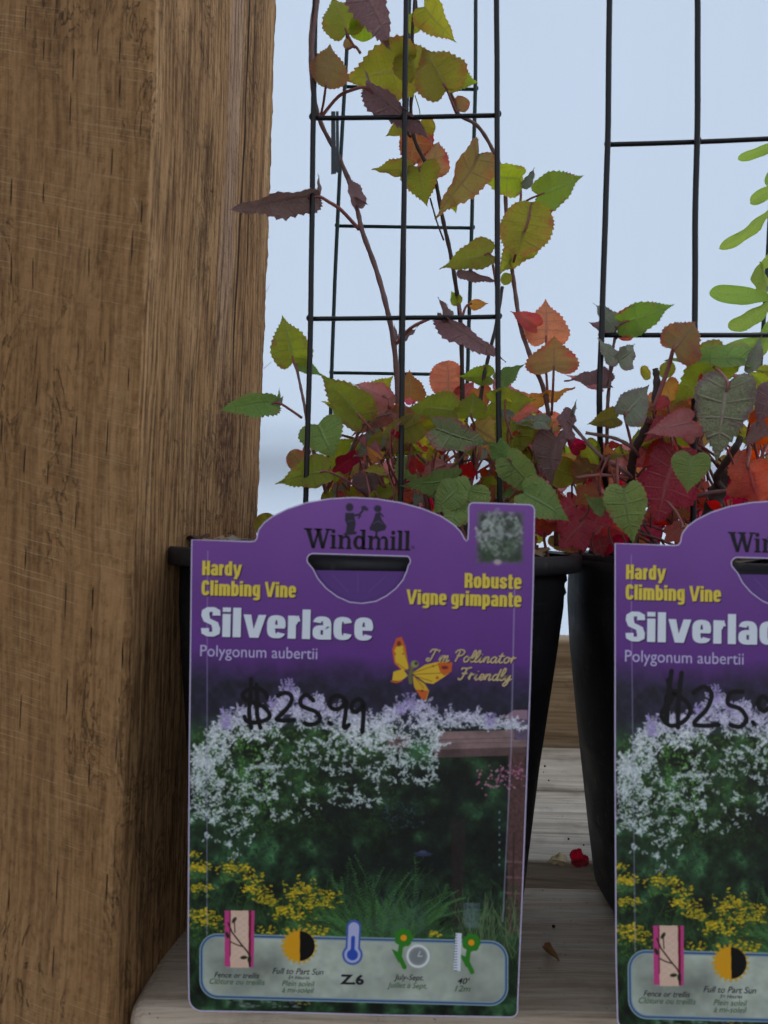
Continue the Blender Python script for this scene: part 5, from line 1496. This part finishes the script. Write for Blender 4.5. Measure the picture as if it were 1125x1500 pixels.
P2 = [[(400, 560), (385, 590), (360, 625), (385, 655), (425, 640), (440, 610), (425, 585), (390, 560), (380, 530)], [(390, 505), (380, 580), (375, 650)], [(418, 510), (408, 590), (405, 660)], [(375, 575), (372, 640)],
      [(450, 565), (480, 548), (500, 570), (485, 610), (450, 648), (480, 655), (518, 652)], [(585, 562), (552, 565), (545, 595), (580, 610), (595, 640), (575, 658), (550, 652)], [(612, 645), (616, 650)],
      [(665, 590), (640, 575), (628, 600), (645, 615), (668, 600), (672, 640), (668, 665)], [(710, 590), (685, 575), (676, 600), (692, 612), (712, 595), (714, 640), (712, 668)]]
PRICE2 = [[(780 + x / 1.922 - 622, 720 + y / 1.923 + (-8)) for x, y in p] for p in P2]

TM = {}
def tag_meshes():
    T = []
    def add(m_, *a, **k): T.append((fit_text(*a, **k), m_))
    HV = [('Silverlace', 295, 546, 932, 43, M_white), ('Hardy', 297, 355, 842.5, 21, M_yel), ('Climbing Vine', 296, 434, 872, 22, M_yel), ('Robuste', 680, 763, 861, 21.5, M_yel), ('Vigne grimpante', 595, 763, 885, 21.5, M_yel)]
    for a in HV: T.append((heavy_text(*a[:5], z=.00030), a[5]))
    add(M_lil, 'Polygonum aubertii', 294, 465, 961, 16.5)
    T.append((script_text("I'm Pollinator", 624, 755, 968, 8.4), M_gold)); T.append((script_text('Friendly', 671, 749, 995, 8.8), M_gold))
    SCR = [(script_text("I'm Pollinator", 624, 755, 968, 8.4, .00022, 1.2), M_shadow), (script_text('Friendly', 671, 749, 995, 8.8, .00022, 1.2), M_shadow)]
    T.append((slab_word(), M_dark)); add(M_dark, 'o', 602, 607, 804, 6)
    add(M_blk, 'Fence or trellis', 314, 380, 1431.5, 8, bold=.005, shear=.3); add(M_greeni, 'Cl\u00f4ture ou treillis', 307, 388, 1441, 8, shear=.3)
    add(M_blk, 'Full to Part Sun', 399, 474, 1426, 8.5, bold=.005, shear=.3); add(M_blk, '5+ Heures', 422, 454, 1434, 5.5, shear=.3)
    add(M_greeni, 'Plein soleil', 413, 461, 1444, 8, shear=.3); add(M_greeni, '\u00e0 mi-soleil', 413, 460, 1453.5, 8, shear=.3)
    add(M_blk, 'Z.6', 498, 533, 1441, 13, bold=.04)
    add(M_blk, 'July-Sept.', 577, 620, 1435, 8, bold=.005, shear=.3); add(M_greeni, 'Juillet \u00e0 Sept.', 567, 625, 1446.5, 8, shear=.3)
    add(M_blk, "40'", 670, 688, 1441, 8.5, bold=.01, shear=.3); add(M_greeni, '12m', 666, 689, 1452, 8.5, bold=.005, shear=.3)
    # drop shadows of the large lettering, just under it
    S_ = []
    for a in HV: S_.append((heavy_text(*a[:5], z=.00022, dx=1.6, dy=1.6), M_shadow))
    return T, S_ + SCR
TXT, SHD = tag_meshes()
names = ['lettering'] * 99
def make_tag(label, origin, tilt, scale, price, extra_yaw=0):
    t_ = thing('plant_label', label, 'plant label', origin, 'printed purple plant labels hung on the pots')
    Mx = Matrix.Translation(origin) @ Matrix.Rotation(extra_yaw, 4, 'Z') @ Matrix.Rotation(R(90) + tilt, 4, 'X') @ Matrix.Scale(scale, 4)
    t_.matrix_world = Mx
    def ch(name, me, m_):
        if len(me.materials) == 0: me.materials.append(m_)
        o = bpy.data.objects.new(name, me); C.objects.link(o); o.parent = t_
        return o
    ch('card', me_card, mP); ch('card_edge', me_e1, M_edge); ch('hole_edge', me_e2, M_edge)
    f = ch('flap', me_flap, M_flap); f.location.z = -.0016
    for k_, xs in enumerate(((486, 842, 510, 868), (524, 840, 524, 868), (564, 845, 540, 868))):
        bm = bmesh.new(); ribbon_bm(bm, LL([(xs[0], xs[1]), (xs[2], xs[3])]), .00018, .00024); o = ch('flap_crease', mesh_from(bm, 'crease'), M_edge if 0 else plain('crease_card', srgb(118, 84, 150), .5)); o.location.z = -.0016
    for me, m_ in SHD: ch('letter_shadow', me, m_)
    for me, m_ in TXT: ch('lettering', me, m_)
    ch('handwriting', hand(price), M_marker)
    return t_
o1 = P(TCX, TCY, .3195)
make_tag('purple plant label on the left pot, whole, price 25.99 in black marker', o1, R(1.6), 1.0, PRICE1)
S2 = 1.0
o2 = P(TCX + 628, TCY + 12, .3135)
make_tag('purple plant label on the right pot, cut off by the right edge of the photo', o2, R(-1.0), 1.0, PRICE2)

# ---------------------------------------------------------------- litter on the bench
M_pet_r = leaf_mat('dry_petal_red', (.45, .04, .06), (.30, .02, .04), (.5, .2, .2)); M_pet_c = leaf_mat('dry_petal_cream', (.62, .50, .34), (.5, .38, .25), (.7, .6, .45))
def litter(name, label, cat, px, py, d, L, w, col, rot, kind='ruffle', lift=.003, tilt=20, group=None):
    p = P(px, py, d)
    me = LM[kind][0].copy(); me.materials.clear(); me.materials.append(col)
    o = bpy.data.objects.new(name, me); C.objects.link(o)
    o.matrix_world = Matrix.Translation((p.x, p.y, lift)) @ Matrix.Rotation(R(rot), 4, 'Z') @ Matrix.Rotation(R(tilt), 4, 'X') @ Matrix.Diagonal((L, L * w, L * 1.3, 1))
    o['label'] = label; o['category'] = cat
    if group: o['group'] = group
litter('dried_petal', 'dried red petal lying in the gap between the bench boards', 'dried petal', 838, 1266, .503, .017, .8, M_pet_r, 10, tilt=50, lift=.003, group='petals fallen in the bench gap')
litter('dried_petal', 'cream curled petal lying beside the red one in the bench gap', 'dried petal', 827, 1270, .498, .013, .7, M_pet_c, 160, tilt=-50, lift=.004, group='petals fallen in the bench gap')
litter('leaf_scrap', 'small dark curled leaf scrap on the front board between the pots', 'leaf scrap', 800, 1390, .395, .010, .35, LC['bronze'], -50, kind='fold', lift=.0015)
bm = bmesh.new()
rg = random.Random(8)
for i in range(70):
    x = rg.uniform(-.1, .25); y = rg.uniform(.36, .74)
    if .479 < y < .513: continue
    r_ = bmesh.ops.create_icosphere(bm, subdivisions=1, radius=rg.uniform(.0003, .0011), matrix=Matrix.Translation((x, y, .0022 if y > .656 else .0006)))
link('soil_crumbs', mesh_from(bm, 'soil_crumbs'), M_soil, kind='stuff', label='scattered dark soil crumbs on the bench boards', cat='soil crumbs')
